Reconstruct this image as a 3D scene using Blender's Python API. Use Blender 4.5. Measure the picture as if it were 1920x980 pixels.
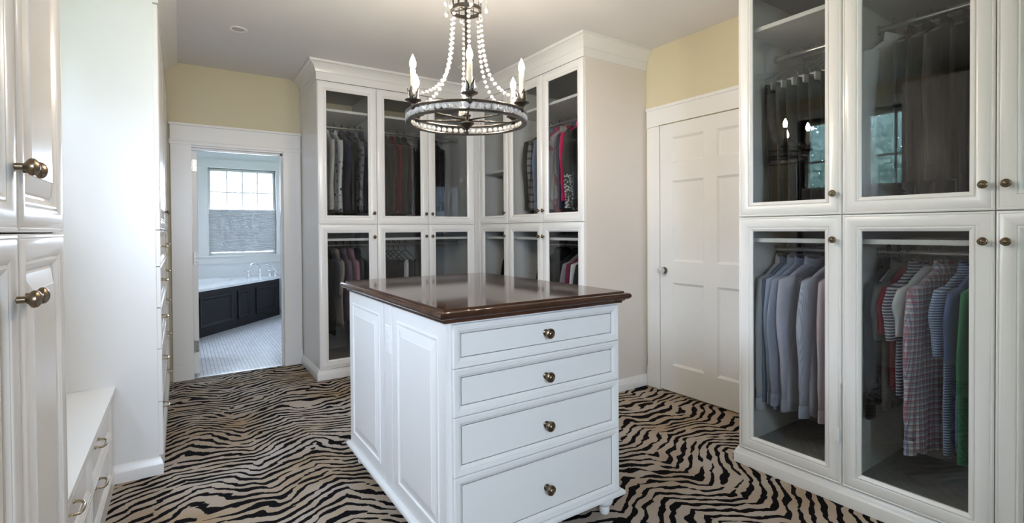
import bpy, math, random
from mathutils import Matrix, Vector
random.seed(7)
PI = math.pi
for o in list(bpy.data.objects): bpy.data.objects.remove(o, do_unlink=True)
scn = bpy.context.scene
COL = scn.collection

# ------------------------------------------------------------------ camera
F_PX, CX, CY = 932.15, 960.0, 441.3
YAW, PITCH, ROLL = -0.5881, -0.0114, -0.0068
fw = Vector((-math.sin(YAW)*math.cos(PITCH), math.cos(YAW)*math.cos(PITCH), math.sin(PITCH)))
rt0 = Vector((math.cos(YAW), math.sin(YAW), 0)); up0 = rt0.cross(fw)
rt = math.cos(ROLL)*rt0 + math.sin(ROLL)*up0; up = -math.sin(ROLL)*rt0 + math.cos(ROLL)*up0
cd = bpy.data.cameras.new('camera'); cam = bpy.data.objects.new('camera', cd); COL.objects.link(cam)
cd.sensor_width = 36; cd.lens = F_PX/1920*36; cd.shift_x = (960-CX)/1920; cd.shift_y = (CY-490)/1920
cd.clip_start = 0.02
cam.matrix_world = Matrix(((rt.x, up.x, -fw.x, 0), (rt.y, up.y, -fw.y, 0), (rt.z, up.z, -fw.z, 1.25), (0, 0, 0, 1)))
scn.camera = cam

# ------------------------------------------------------------------ world, light, exposure
scn.view_settings.view_transform = 'Standard'; scn.view_settings.look = 'None'
scn.view_settings.gamma = 1; scn.view_settings.use_curve_mapping = False
scn.view_settings.exposure = 0.0
SKY = 46.0
w = bpy.data.worlds.new('overcast_sky'); scn.world = w; w.use_nodes = True
bg = w.node_tree.nodes['Background']; bg.inputs[0].default_value = (0.66, 0.79, 1.0, 1); bg.inputs[1].default_value = SKY
def portal(name, loc, rot, sx, sy):
    l = bpy.data.lights.new(name, 'AREA'); l.shape = 'RECTANGLE'; l.size = sx; l.size_y = sy; l.cycles.is_portal = True
    o = bpy.data.objects.new(name, l); COL.objects.link(o); o.location = loc; o.rotation_euler = rot
portal('window_portal', (-0.93, 2.305, 2.03), (0, -PI/2, 0), 0.84, 1.13)
portal('bath_window_portal', (0.80, 8.76, 1.86), (-PI/2, 0, 0), 1.0, 0.7)
portal('rear_window_portal', (-0.12, -1.86, 1.72), (PI/2, 0, 0), 0.96, 1.16)
portal('added_window_portal', (-0.80, 6.3, 1.775), (0, -PI/2, 0), 0.85, 0.8)  # for the unseen window added to brighten the bathroom

# ------------------------------------------------------------------ materials
MATS = {}
def nodes(name):
    m = bpy.data.materials.new(name); m.use_nodes = True; nt = m.node_tree; MATS[name] = m
    return m, nt, nt.nodes['Principled BSDF']
def N(nt, t, **kw):
    n = nt.nodes.new(t)
    for k, v in kw.items(): setattr(n, k, v)
    return n
def mathn(nt, op, a, b=None, c=None):
    n = N(nt, 'ShaderNodeMath', operation=op)
    for i, v in enumerate((a, b, c)):
        if v is None: continue
        if isinstance(v, (int, float)): n.inputs[i].default_value = v
        else: nt.links.new(v, n.inputs[i])
    return n.outputs[0]
def plain(name, col, rough=0.5, metal=0.0, spec=0.5, coat=0.0, bump=0.0, bscale=200, var=0.0, vscale=3.0):
    m, nt, p = nodes(name)
    p.inputs['Base Color'].default_value = (*col, 1); p.inputs['Roughness'].default_value = rough
    p.inputs['Metallic'].default_value = metal; p.inputs['Specular IOR Level'].default_value = spec
    p.inputs['Coat Weight'].default_value = coat; p.inputs['Coat Roughness'].default_value = 0.08
    tc = N(nt, 'ShaderNodeTexCoord')
    if var:
        nz = N(nt, 'ShaderNodeTexNoise'); nz.inputs['Scale'].default_value = vscale; nz.inputs['Detail'].default_value = 4
        nt.links.new(tc.outputs['Object'], nz.inputs['Vector'])
        mx = N(nt, 'ShaderNodeMix', data_type='RGBA'); nt.links.new(nz.outputs['Fac'], mx.inputs['Factor'])
        mx.inputs['A'].default_value = (*[c*(1-var) for c in col], 1); mx.inputs['B'].default_value = (*[min(1, c*(1+var)) for c in col], 1)
        nt.links.new(mx.outputs['Result'], p.inputs['Base Color'])
    if bump:
        nb = N(nt, 'ShaderNodeTexNoise'); nb.inputs['Scale'].default_value = bscale; nb.inputs['Detail'].default_value = 3
        nt.links.new(tc.outputs['Object'], nb.inputs['Vector'])
        b = N(nt, 'ShaderNodeBump'); b.inputs['Strength'].default_value = bump; b.inputs['Distance'].default_value = 0.002
        nt.links.new(nb.outputs['Fac'], b.inputs['Height']); nt.links.new(b.outputs['Normal'], p.inputs['Normal'])
    return m
WHITE = plain('white_paint', (0.80, 0.79, 0.78), 0.24, var=0.015)
CREAM = plain('cream_panel', (0.74, 0.68, 0.62), 0.38, var=0.02)
TRIM = plain('trim_paint', (0.78, 0.765, 0.74), 0.3, var=0.015)
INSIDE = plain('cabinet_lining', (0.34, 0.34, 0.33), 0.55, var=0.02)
WALL = plain('tan_wall_paint', (0.62, 0.55, 0.38), 0.7, bump=0.12, bscale=90, var=0.03)
CEIL = plain('ceiling_paint', (0.76, 0.75, 0.755), 0.8, bump=0.1, bscale=60)
BATHW = plain('bath_wall_paint', (0.80, 0.79, 0.80), 0.6)
BRASS = plain('antique_brass', (0.20, 0.155, 0.105), 0.30, metal=1.0, var=0.3, vscale=60)
GOLD = plain('polished_brass', (0.58, 0.50, 0.36), 0.18, metal=1.0)
NICKEL = plain('brushed_nickel', (0.55, 0.54, 0.52), 0.28, metal=1.0)
CHROME = plain('chrome', (0.75, 0.76, 0.78), 0.08, metal=1.0)
PEWTER = plain('dark_pewter', (0.13, 0.115, 0.10), 0.32, metal=0.9, var=0.3, vscale=40)
BLACKW = plain('black_stained_wood', (0.006, 0.006, 0.007), 0.45, spec=0.3)
DARK = plain('dark_gap', (0.01, 0.01, 0.01), 0.9)
PORC = plain('porcelain', (0.82, 0.83, 0.85), 0.1, coat=0.5)
CANDLE = plain('candle_sleeve', (0.75, 0.66, 0.48), 0.5)
PLASTIC = plain('white_plastic', (0.78, 0.78, 0.78), 0.3)
BARK = plain('bark', (0.10, 0.08, 0.06), 0.9, var=0.3, vscale=20)
GRASS = plain('lawn', (0.08, 0.14, 0.05), 0.9, var=0.3, vscale=1)
WIRE = plain('hanger_wire', (0.45, 0.45, 0.46), 0.35, metal=0.9)
HBLACK = plain('black_hanger_plastic', (0.015, 0.015, 0.015), 0.35)
HWOOD = plain('dark_hanger_wood', (0.07, 0.045, 0.03), 0.4)
CARD = plain('white_cardboard', (0.62, 0.62, 0.60), 0.7)
INK = plain('print_ink', (0.03, 0.03, 0.03), 0.7)
THRESH = plain('threshold_metal', (0.35, 0.34, 0.33), 0.4, metal=0.6)

def glass_mat(name, tint, f0=1.0):
    m = bpy.data.materials.new(name); m.use_nodes = True; nt = m.node_tree; nt.nodes.clear(); MATS[name] = m
    out = N(nt, 'ShaderNodeOutputMaterial'); tr = N(nt, 'ShaderNodeBsdfTransparent'); gl = N(nt, 'ShaderNodeBsdfGlossy')
    tr.inputs[0].default_value = (*tint, 1); gl.inputs['Roughness'].default_value = 0.0; gl.inputs[0].default_value = (0.95, 0.97, 1, 1)
    ge = N(nt, 'ShaderNodeNewGeometry'); dt = N(nt, 'ShaderNodeVectorMath', operation='DOT_PRODUCT')
    nt.links.new(ge.outputs['Normal'], dt.inputs[0]); nt.links.new(ge.outputs['Incoming'], dt.inputs[1])
    c = mathn(nt, 'ABSOLUTE', dt.outputs['Value'])
    fr = mathn(nt, 'MULTIPLY_ADD', mathn(nt, 'POWER', mathn(nt, 'SUBTRACT', 1.0, c), 5.0), 0.96, 0.04)   # Schlick reflectance of one face
    f = mathn(nt, 'MULTIPLY', fr, f0)
    mx = N(nt, 'ShaderNodeMixShader'); nt.links.new(f, mx.inputs[0]); nt.links.new(tr.outputs[0], mx.inputs[1]); nt.links.new(gl.outputs[0], mx.inputs[2])
    nt.links.new(mx.outputs[0], out.inputs[0]); return m
GLASS = glass_mat('cabinet_glass', (0.87, 0.88, 0.88), 0.75)
WGLASS = glass_mat('window_glass', (0.97, 0.98, 0.98), 0.6)

def crystal_mat():
    m, nt, p = nodes('cut_crystal')
    p.inputs['Base Color'].default_value = (0.95, 0.95, 0.96, 1); p.inputs['Roughness'].default_value = 0.02
    p.inputs['Transmission Weight'].default_value = 0.6; p.inputs['IOR'].default_value = 1.55; p.inputs['Specular IOR Level'].default_value = 0.9
    return m
CRYSTAL = crystal_mat()
def emit(name, col, s):
    m, nt, p = nodes(name); p.inputs['Base Color'].default_value = (0.8, 0.8, 0.8, 1)
    p.inputs['Emission Color'].default_value = (*col, 1); p.inputs['Emission Strength'].default_value = s; return m
BULB = emit('lit_bulb', (1.0, 0.86, 0.70), 640)

def wood_mat():
    m, nt, p = nodes('walnut_top')
    tc = N(nt, 'ShaderNodeTexCoord'); mp = N(nt, 'ShaderNodeMapping'); mp.inputs['Scale'].default_value = (0.55, 5.0, 1.0)
    nt.links.new(tc.outputs['Object'], mp.inputs['Vector'])
    nz = N(nt, 'ShaderNodeTexNoise'); nz.inputs['Scale'].default_value = 3.0; nz.inputs['Detail'].default_value = 6; nz.inputs['Distortion'].default_value = 1.2
    nt.links.new(mp.outputs[0], nz.inputs['Vector'])
    fine = N(nt, 'ShaderNodeTexNoise'); fine.inputs['Scale'].default_value = 40; nt.links.new(mp.outputs[0], fine.inputs['Vector'])
    a = mathn(nt, 'MULTIPLY_ADD', fine.outputs['Fac'], 0.25, nz.outputs['Fac'])
    cr = N(nt, 'ShaderNodeValToRGB'); nt.links.new(a, cr.inputs[0])
    e = cr.color_ramp.elements; e[0].position = 0.40; e[0].color = (0.014, 0.0065, 0.0045, 1); e[1].position = 0.85; e[1].color = (0.085, 0.038, 0.022, 1)
    nt.links.new(cr.outputs[0], p.inputs['Base Color'])
    p.inputs['Roughness'].default_value = 0.075; p.inputs['Specular IOR Level'].default_value = 0.5; p.inputs['Coat Weight'].default_value = 0.0; p.inputs['Coat Roughness'].default_value = 0.03
    return m
WOOD = wood_mat()

def carpet_mat():
    m, nt, p = nodes('tiger_stripe_carpet')
    tc = N(nt, 'ShaderNodeTexCoord'); sp = N(nt, 'ShaderNodeSeparateXYZ'); nt.links.new(tc.outputs['Object'], sp.inputs[0])
    def noise(scale, detail, vec, dist=0.0):
        n = N(nt, 'ShaderNodeTexNoise'); n.inputs['Scale'].default_value = scale; n.inputs['Detail'].default_value = detail; n.inputs['Distortion'].default_value = dist
        nt.links.new(vec, n.inputs['Vector']); return n.outputs['Fac']
    P = tc.outputs['Object']
    big = mathn(nt, 'SUBTRACT', noise(1.5, 1, P), 0.5)
    mp2 = N(nt, 'ShaderNodeMapping'); mp2.inputs['Location'].default_value = (13, 5, 2); nt.links.new(P, mp2.inputs[0])
    mid = mathn(nt, 'SUBTRACT', noise(4.2, 2, mp2.outputs[0]), 0.5)
    jag = mathn(nt, 'SUBTRACT', noise(55, 2, P), 0.5)
    xx = mathn(nt, 'MULTIPLY_ADD', big, 0.45, sp.outputs[0])
    fold = mathn(nt, 'PINGPONG', xx, 0.31)
    y = mathn(nt, 'MULTIPLY_ADD', fold, 0.55, sp.outputs[1])
    y = mathn(nt, 'MULTIPLY_ADD', big, 0.42, y)
    y = mathn(nt, 'MULTIPLY_ADD', mid, 0.19, y)
    y = mathn(nt, 'MULTIPLY_ADD', jag, 0.011, y)
    s = mathn(nt, 'SINE', mathn(nt, 'MULTIPLY', y, 2*PI/0.062))
    mp = N(nt, 'ShaderNodeMapping'); mp.inputs['Scale'].default_value = (5.0, 17, 1); nt.links.new(P, mp.inputs[0])
    tap = mathn(nt, 'SUBTRACT', noise(1.0, 2, mp.outputs[0], 0.6), 0.5)
    v = mathn(nt, 'SUBTRACT', s, mathn(nt, 'MULTIPLY_ADD', tap, 4.6, 0.22))
    cr = N(nt, 'ShaderNodeValToRGB'); nt.links.new(mathn(nt, 'MULTIPLY_ADD', v, 1.2, 0.5), cr.inputs[0])
    e = cr.color_ramp.elements; e[0].position = 0.46; e[0].color = (0, 0, 0, 1); e[1].position = 0.56; e[1].color = (1, 1, 1, 1)
    tan = N(nt, 'ShaderNodeMix', data_type='RGBA'); nt.links.new(mathn(nt, 'MULTIPLY_ADD', mathn(nt, 'SUBTRACT', noise(2.2, 2, mp2.outputs[0]), 0.5), 2.6, 0.5), tan.inputs['Factor']); tan.clamp_factor = True
    tan.inputs['A'].default_value = (0.35, 0.25, 0.155, 1); tan.inputs['B'].default_value = (0.48, 0.42, 0.375, 1)
    mx = N(nt, 'ShaderNodeMix', data_type='RGBA'); nt.links.new(cr.outputs[0], mx.inputs['Factor']); nt.links.new(tan.outputs['Result'], mx.inputs['A'])
    mx.inputs['B'].default_value = (0.007, 0.006, 0.007, 1)
    nt.links.new(mx.outputs['Result'], p.inputs['Base Color'])
    p.inputs['Roughness'].default_value = 0.95; p.inputs['Specular IOR Level'].default_value = 0.05
    b = N(nt, 'ShaderNodeBump'); b.inputs['Strength'].default_value = 0.5; b.inputs['Distance'].default_value = 0.004
    nt.links.new(noise(420, 1, P), b.inputs['Height']); nt.links.new(b.outputs[0], p.inputs['Normal'])
    return m
CARPET = carpet_mat()

def tile_mat():
    m, nt, p = nodes('small_white_floor_tile')
    tc = N(nt, 'ShaderNodeTexCoord')
    br = N(nt, 'ShaderNodeTexBrick'); br.offset = 0.5
    br.inputs['Scale'].default_value = 1; br.inputs['Brick Width'].default_value = 0.062; br.inputs['Row Height'].default_value = 0.031; br.inputs['Mortar Size'].default_value = 0.0022
    br.inputs['Color1'].default_value = (0.66, 0.65, 0.68, 1); br.inputs['Color2'].default_value = (0.57, 0.56, 0.60, 1); br.inputs['Mortar'].default_value = (0.32, 0.31, 0.33, 1)
    mp = N(nt, 'ShaderNodeMapping'); mp.inputs['Rotation'].default_value = (0, 0, PI/2); nt.links.new(tc.outputs['Object'], mp.inputs[0])
    nt.links.new(mp.outputs[0], br.inputs['Vector'])
    nt.links.new(br.outputs['Color'], p.inputs['Base Color']); p.inputs['Roughness'].default_value = 0.25
    b = N(nt, 'ShaderNodeBump'); b.invert = True; b.inputs['Strength'].default_value = 0.4; b.inputs['Distance'].default_value = 0.002
    nt.links.new(br.outputs['Fac'], b.inputs['Height']); nt.links.new(b.outputs[0], p.inputs['Normal'])
    return m
TILE = tile_mat()

def shade_mat():
    m = bpy.data.materials.new('cellular_shade_fabric'); m.use_nodes = True; nt = m.node_tree; p = nt.nodes['Principled BSDF']
    p.inputs['Base Color'].default_value = (0.56, 0.55, 0.56, 1); p.inputs['Roughness'].default_value = 0.9
    t = N(nt, 'ShaderNodeBsdfTranslucent'); t.inputs[0].default_value = (0.045, 0.045, 0.047, 1)
    a = N(nt, 'ShaderNodeAddShader'); nt.links.new(p.outputs[0], a.inputs[0]); nt.links.new(t.outputs[0], a.inputs[1])
    nt.links.new(a.outputs[0], nt.nodes['Material Output'].inputs[0]); return m
SHADE = shade_mat()
def leaf_mat():
    m = bpy.data.materials.new('tree_leaf'); m.use_nodes = True; nt = m.node_tree; p = nt.nodes['Principled BSDF']
    p.inputs['Roughness'].default_value = 0.6; tc = N(nt, 'ShaderNodeTexCoord')
    nz = N(nt, 'ShaderNodeTexNoise'); nz.inputs['Scale'].default_value = 2.0; nt.links.new(tc.outputs['Object'], nz.inputs[0])
    mx = N(nt, 'ShaderNodeMix', data_type='RGBA'); nt.links.new(nz.outputs['Fac'], mx.inputs['Factor'])
    mx.inputs['A'].default_value = (0.11, 0.155, 0.125, 1); mx.inputs['B'].default_value = (0.20, 0.25, 0.215, 1)
    nt.links.new(mx.outputs['Result'], p.inputs['Base Color'])
    t = N(nt, 'ShaderNodeBsdfTranslucent'); t.inputs[0].default_value = (0.21, 0.26, 0.235, 1)
    a = N(nt, 'ShaderNodeAddShader'); nt.links.new(p.outputs[0], a.inputs[0]); nt.links.new(t.outputs[0], a.inputs[1])
    nt.links.new(a.outputs[0], nt.nodes['Material Output'].inputs[0]); return m
LEAF = leaf_mat()

def fabric(name, c1, pattern=None, c2=(0.8, 0.8, 0.8), scale=60.0, c3=None):
    if name in MATS: return MATS[name]
    m, nt, p = nodes(name); p.inputs['Roughness'].default_value = 0.9; p.inputs['Specular IOR Level'].default_value = 0.15; p.inputs['Sheen Weight'].default_value = 0.1
    tc = N(nt, 'ShaderNodeTexCoord'); sp = N(nt, 'ShaderNodeSeparateXYZ'); nt.links.new(tc.outputs['Object'], sp.inputs[0])
    def mixc(fac, a, b):
        x = N(nt, 'ShaderNodeMix', data_type='RGBA'); nt.links.new(fac, x.inputs['Factor'])
        for v, k in ((a, 'A'), (b, 'B')):
            if isinstance(v, tuple): x.inputs[k].default_value = (*v, 1)
            else: nt.links.new(v, x.inputs[k])
        return x.outputs['Result']
    nz = N(nt, 'ShaderNodeTexNoise'); nz.inputs['Scale'].default_value = 9; nt.links.new(tc.outputs['Object'], nz.inputs[0])
    base = mixc(nz.outputs['Fac'], tuple(c*0.88 for c in c1), tuple(min(1, c*1.12) for c in c1))
    def band(axis, sc, th):
        return mathn(nt, 'GREATER_THAN', mathn(nt, 'FRACT', mathn(nt, 'MULTIPLY', axis, sc)), th)
    ax = mathn(nt, 'ADD', sp.outputs[0], mathn(nt, 'MULTIPLY', sp.outputs[1], 0.6))
    if pattern == 'hstripe': col = mixc(band(sp.outputs[2], scale, 0.5), base, c2)
    elif pattern == 'vstripe': col = mixc(band(ax, scale, 0.5), base, c2)
    elif pattern == 'plaid':
        col = mixc(mathn(nt, 'MULTIPLY', band(sp.outputs[2], scale, 0.68), 0.6), base, c2)
        col = mixc(mathn(nt, 'MULTIPLY', band(ax, scale, 0.68), 0.6), col, c2)
        if c3: col = mixc(mathn(nt, 'MULTIPLY', band(mathn(nt, 'ADD', sp.outputs[2], 0.011), scale, 0.84), 0.6), col, c3); col = mixc(mathn(nt, 'MULTIPLY', band(mathn(nt, 'ADD', ax, 0.011), scale, 0.84), 0.6), col, c3)
    elif pattern == 'spots':
        vo = N(nt, 'ShaderNodeTexVoronoi'); vo.inputs['Scale'].default_value = scale; nt.links.new(tc.outputs['Object'], vo.inputs['Vector'])
        col = mixc(mathn(nt, 'LESS_THAN', vo.outputs['Distance'], 0.28), base, c2)
    elif pattern == 'print':
        v2 = N(nt, 'ShaderNodeTexNoise'); v2.inputs['Scale'].default_value = scale; v2.inputs['Detail'].default_value = 3; nt.links.new(tc.outputs['Object'], v2.inputs[0])
        col = mixc(mathn(nt, 'GREATER_THAN', v2.outputs['Fac'], 0.53), base, c2)
    elif pattern == 'hem':   # plain cloth with a printed hem
        v2 = N(nt, 'ShaderNodeTexNoise'); v2.inputs['Scale'].default_value = scale; v2.inputs['Detail'].default_value = 3; nt.links.new(tc.outputs['Object'], v2.inputs[0])
        f = mathn(nt, 'MULTIPLY', mathn(nt, 'GREATER_THAN', v2.outputs['Fac'], 0.52), mathn(nt, 'LESS_THAN', sp.outputs[2], -0.5))
        col = mixc(f, base, c2)
    else: col = base
    if isinstance(col, tuple): p.inputs['Base Color'].default_value = (*col, 1)
    else: nt.links.new(col, p.inputs['Base Color'])
    wv = N(nt, 'ShaderNodeTexNoise'); wv.inputs['Scale'].default_value = 25; nt.links.new(tc.outputs['Object'], wv.inputs[0])
    b = N(nt, 'ShaderNodeBump'); b.inputs['Strength'].default_value = 0.35; b.inputs['Distance'].default_value = 0.008
    nt.links.new(wv.outputs['Fac'], b.inputs['Height']); nt.links.new(b.outputs[0], p.inputs['Normal'])
    return m

# ------------------------------------------------------------------ mesh helpers
ID = lambda u, v, w: (u, v, w)
class MB:
    def __init__(s, T=ID): s.v = []; s.f = []; s.T = T
    def add(s, pts, faces):
        n = len(s.v); s.v += [s.T(*p) for p in pts]; s.f += [[i+n for i in f] for f in faces]; return s
    def box(s, a0, a1, b0, b1, c0, c1):
        return s.add([(a0,b0,c0),(a1,b0,c0),(a1,b1,c0),(a0,b1,c0),(a0,b0,c1),(a1,b0,c1),(a1,b1,c1),(a0,b1,c1)],
                     [(0,3,2,1),(4,5,6,7),(0,1,5,4),(1,2,6,5),(2,3,7,6),(3,0,4,7)])
    def bbox(s, a0, a1, b0, b1, c0, c1, e=0.002):
        # box with eased edges on its +c face
        return s.ring(a0, a1, b0, b1, [(0, c0), (0, c1-e), (e, c1)], closed=False, cap=True, capb=True)
    def ring(s, u0, u1, v0, v1, prof, closed=True, cap=False, capb=False):
        pts = []
        for i, w in prof: pts += [(u0+i, v0+i, w), (u1-i, v0+i, w), (u1-i, v1-i, w), (u0+i, v1-i, w)]
        k = len(prof); fs = []
        for j in range(k if closed else k-1):
            a, b = j*4, ((j+1) % k)*4
            for q in range(4): fs.append((a+q, a+(q+1) % 4, b+(q+1) % 4, b+q))
        if cap: fs.append((k*4-4, k*4-3, k*4-2, k*4-1))
        if capb: fs.append((3, 2, 1, 0))
        return s.add(pts, fs)
    def lathe(s, prof, n=20, c=(0, 0, 0), axis='z'):
        pts = []; fs = []
        for r, h in prof:
            for k in range(n):
                a = 2*PI*k/n; x, y = r*math.cos(a), r*math.sin(a)
                p = {'z': (x, y, h), 'x': (h, x, y), 'y': (y, h, x)}[axis]
                pts.append((p[0]+c[0], p[1]+c[1], p[2]+c[2]))
        m = len(prof)
        for j in range(m-1):
            for k in range(n): fs.append((j*n+k, j*n+(k+1) % n, (j+1)*n+(k+1) % n, (j+1)*n+k))
        fs.append(tuple(range(n-1, -1, -1))); fs.append(tuple((m-1)*n+k for k in range(n)))
        return s.add(pts, fs)
    def tube(s, path, r, n=8, closed=False):
        P = [Vector(p) for p in path]; m = len(P); pts = []; fs = []
        R = r if isinstance(r, (list, tuple)) else [r]*m
        nrm = None
        for i in range(m):
            if closed: t = (P[(i+1) % m]-P[i-1]).normalized()
            else: t = (P[min(i+1, m-1)]-P[max(i-1, 0)]).normalized()
            if nrm is None: nrm = t.orthogonal().normalized()
            nrm = (nrm - t*nrm.dot(t)).normalized(); bn = t.cross(nrm)
            for k in range(n):
                a = 2*PI*k/n; q = P[i]+nrm*R[i]*math.cos(a)+bn*R[i]*math.sin(a); pts.append(tuple(q))
        for i in range(m if closed else m-1):
            j = (i+1) % m
            for k in range(n): fs.append((i*n+k, i*n+(k+1) % n, j*n+(k+1) % n, j*n+k))
        if not closed: fs.append(tuple(range(n-1, -1, -1))); fs.append(tuple((m-1)*n+k for k in range(n)))
        return s.add(pts, fs)
    def loft(s, rings, capa=True, capb=True):
        n = len(rings[0]); pts = [p for r in rings for p in r]; fs = []
        for i in range(len(rings)-1):
            for k in range(n): fs.append((i*n+k, i*n+(k+1) % n, (i+1)*n+(k+1) % n, (i+1)*n+k))
        if capa: fs.append(tuple(range(n-1, -1, -1)))
        if capb: fs.append(tuple((len(rings)-1)*n+k for k in range(n)))
        return s.add(pts, fs)
    def sweep(s, path, prof, side=1):
        # path: XY points; prof: (out, z) closed polygon; mitred
        m = len(path); P = [Vector((p[0], p[1])) for p in path]; rings = []
        for i in range(m):
            ns = []
            if i > 0: d = (P[i]-P[i-1]).normalized(); ns.append(Vector((-d.y, d.x))*side)
            if i < m-1: d = (P[i+1]-P[i]).normalized(); ns.append(Vector((-d.y, d.x))*side)
            if len(ns) == 1: o = ns[0]
            else: b = (ns[0]+ns[1]).normalized(); o = b/max(0.2, b.dot(ns[0]))
            rings.append([(P[i].x+o.x*q, P[i].y+o.y*q, z) for q, z in prof])
        return s.loft(rings)
    def mesh(s, name, mat, smooth=False, angle=None):
        me = bpy.data.meshes.new(name); me.from_pydata(s.v, [], s.f); me.materials.append(mat)
        import bmesh
        bm = bmesh.new(); bm.from_mesh(me); bmesh.ops.recalc_face_normals(bm, faces=bm.faces); bm.to_mesh(me); bm.free()
        if smooth:
            me.polygons.foreach_set('use_smooth', [True]*len(me.polygons))
            if angle: me.set_sharp_from_angle(angle=angle)
        return me
    def build(s, name, mat, parent=None, smooth=False, angle=None):
        return link(name, s.mesh(name, mat, smooth, angle), parent)
WM = {}
def link(name, me, parent=None, M=None, local=False):
    o = bpy.data.objects.new(name, me); COL.objects.link(o)
    if parent is not None:
        o.parent = parent
        if not local and parent.name in WM: o.matrix_parent_inverse = WM[parent.name].inverted()
    if M is not None: o.matrix_basis = M
    return o
def thing(name, label, cat, M=(0, 0, 0), group=None):
    o = bpy.data.objects.new(name, None); COL.objects.link(o); o.empty_display_size = 0.05
    if not isinstance(M, Matrix): M = Matrix.Translation(M)
    o.matrix_world = M; WM[o.name] = M.copy()
    return tag(o, label, cat, group)
def tag(o, label, cat, group=None):
    o['label'] = label; o['category'] = cat
    if group: o['group'] = group
    return o
def struct(o, label=None):
    o['kind'] = 'structure'
    if label: o['label'] = label
    return o
A30 = math.radians(35)

# ------------------------------------------------------------------ dimensions
XW, YW, ZC = 3.12, 5.022, 2.667
XLW, YB = -0.80, -1.75
XD, XB, YA, XL = 2.49, 2.467, 4.355, -0.087
ZG = 1.308; ZDOOR = 2.507

# ------------------------------------------------------------------ room shell
fl = struct(MB().box(XLW-0.1, XW+0.1, YB-0.1, YW, -0.1, 0.0).build('floor', CARPET), 'tan carpet with black tiger stripes')
fb = struct(MB().box(-0.9, 1.7, YW+0.012, 8.9, -0.1, -0.002).build('floor_bath', TILE), 'bathroom floor of small white tiles')
struct(MB().box(0.06, 0.82, YW-0.01, YW+0.03, -0.02, 0.006).build('trim_1', THRESH), 'thin threshold strip between carpet and tile')
# ceiling with two openings for recessed lights
ce = struct(MB().box(XLW-0.1, XW+0.1, YB-0.1, YW+0.13, ZC, ZC+0.1).build('ceiling', CEIL))
struct(MB().box(-0.9, 1.7, YW+0.13, 8.9, 2.6, 2.7).build('ceiling_bath', BATHW))
def wall_with_hole(name, T, u0, u1, v0, v1, hu0, hu1, hv0, hv1, w0, w1, mat):
    mb = MB(T)
    mb.box(u0, hu0, v0, v1, w0, w1); mb.box(hu1, u1, v0, v1, w0, w1)
    if hv0 > v0: mb.box(hu0, hu1, v0, hv0, w0, w1)
    if hv1 < v1: mb.box(hu0, hu1, hv1, v1, w0, w1)
    return struct(mb.build(name, mat))
TY = lambda u, v, w: (u, YW+w, v)          # far wall, depth away from the room
TXL = lambda u, v, w: (XLW-w, u, v)
TYB = lambda u, v, w: (u, YB-w, v)
wall_with_hole('wall_far', TY, XLW-0.1, XW+0.1, 0, ZC, 0.083, 0.798, 0, 1.985, 0, 0.12, WALL)
struct(MB().box(XW, XW+0.12, YB-0.1, YW+0.12, 0, ZC).build('wall_right', WALL))
WY0, WY1, WZ0, WZ1 = 1.74, 2.87, 0.62, 2.44
wall_with_hole('wall_left', TXL, YB-0.1, YW+0.12, 0, ZC, WY0, WY1, WZ0, WZ1, 0, 0.22, WALL)
RX0, RX1, RZ0, RZ1 = -0.60, 0.36, 1.14, 2.30
wall_with_hole('wall_back', TYB, XLW-0.1, XW+0.1, 0, ZC, RX0, RX1, RZ0, RZ1, 0, 0.12, WALL)
# bathroom walls
BX0, BX1, BY1 = -0.75, 1.50, 8.65
TBL = lambda u, v, w: (BX0-w, u, v)
wall_with_hole('wall_bath_left', TBL, YW+0.12, BY1+0.1, 0, 2.6, 5.9, 6.7, 1.35, 2.2, 0, 0.1, BATHW)  # hole is for the added side window
struct(MB().box(BX1, BX1+0.1, YW+0.12, BY1+0.1, 0, 2.6).build('wall_bath_right', BATHW))
TBB = lambda u, v, w: (u, BY1+w, v)
BW = (0.345, 1.265, 0.90, 2.205)
wall_with_hole('wall_bath_far', TBB, BX0, BX1, 0, 2.6, *BW, 0, 0.12, BATHW)

# recessed ceiling lights
def recessed(x, y, label):
    t = thing('recessed_light', label, 'ceiling light', (x, y, ZC))
    MB().lathe([(0.036, -0.001), (0.040, -0.004), (0.052, -0.006), (0.060, -0.004), (0.062, 0.0), (0.036, 0.0)], 28, (x, y, ZC)).build('trim_ring', TRIM, t, True)
    MB().lathe([(0.036, -0.0012), (0.028, -0.003), (0.012, -0.005), (0.002, -0.0055)], 24, (x, y, ZC)).build('lens', NICKEL, t, True)
recessed(0.352, 3.972, 'small round recessed light in the ceiling before the bathroom door')
recessed(2.085, 3.847, 'small round recessed light in the ceiling at the corner wardrobes')

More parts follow.
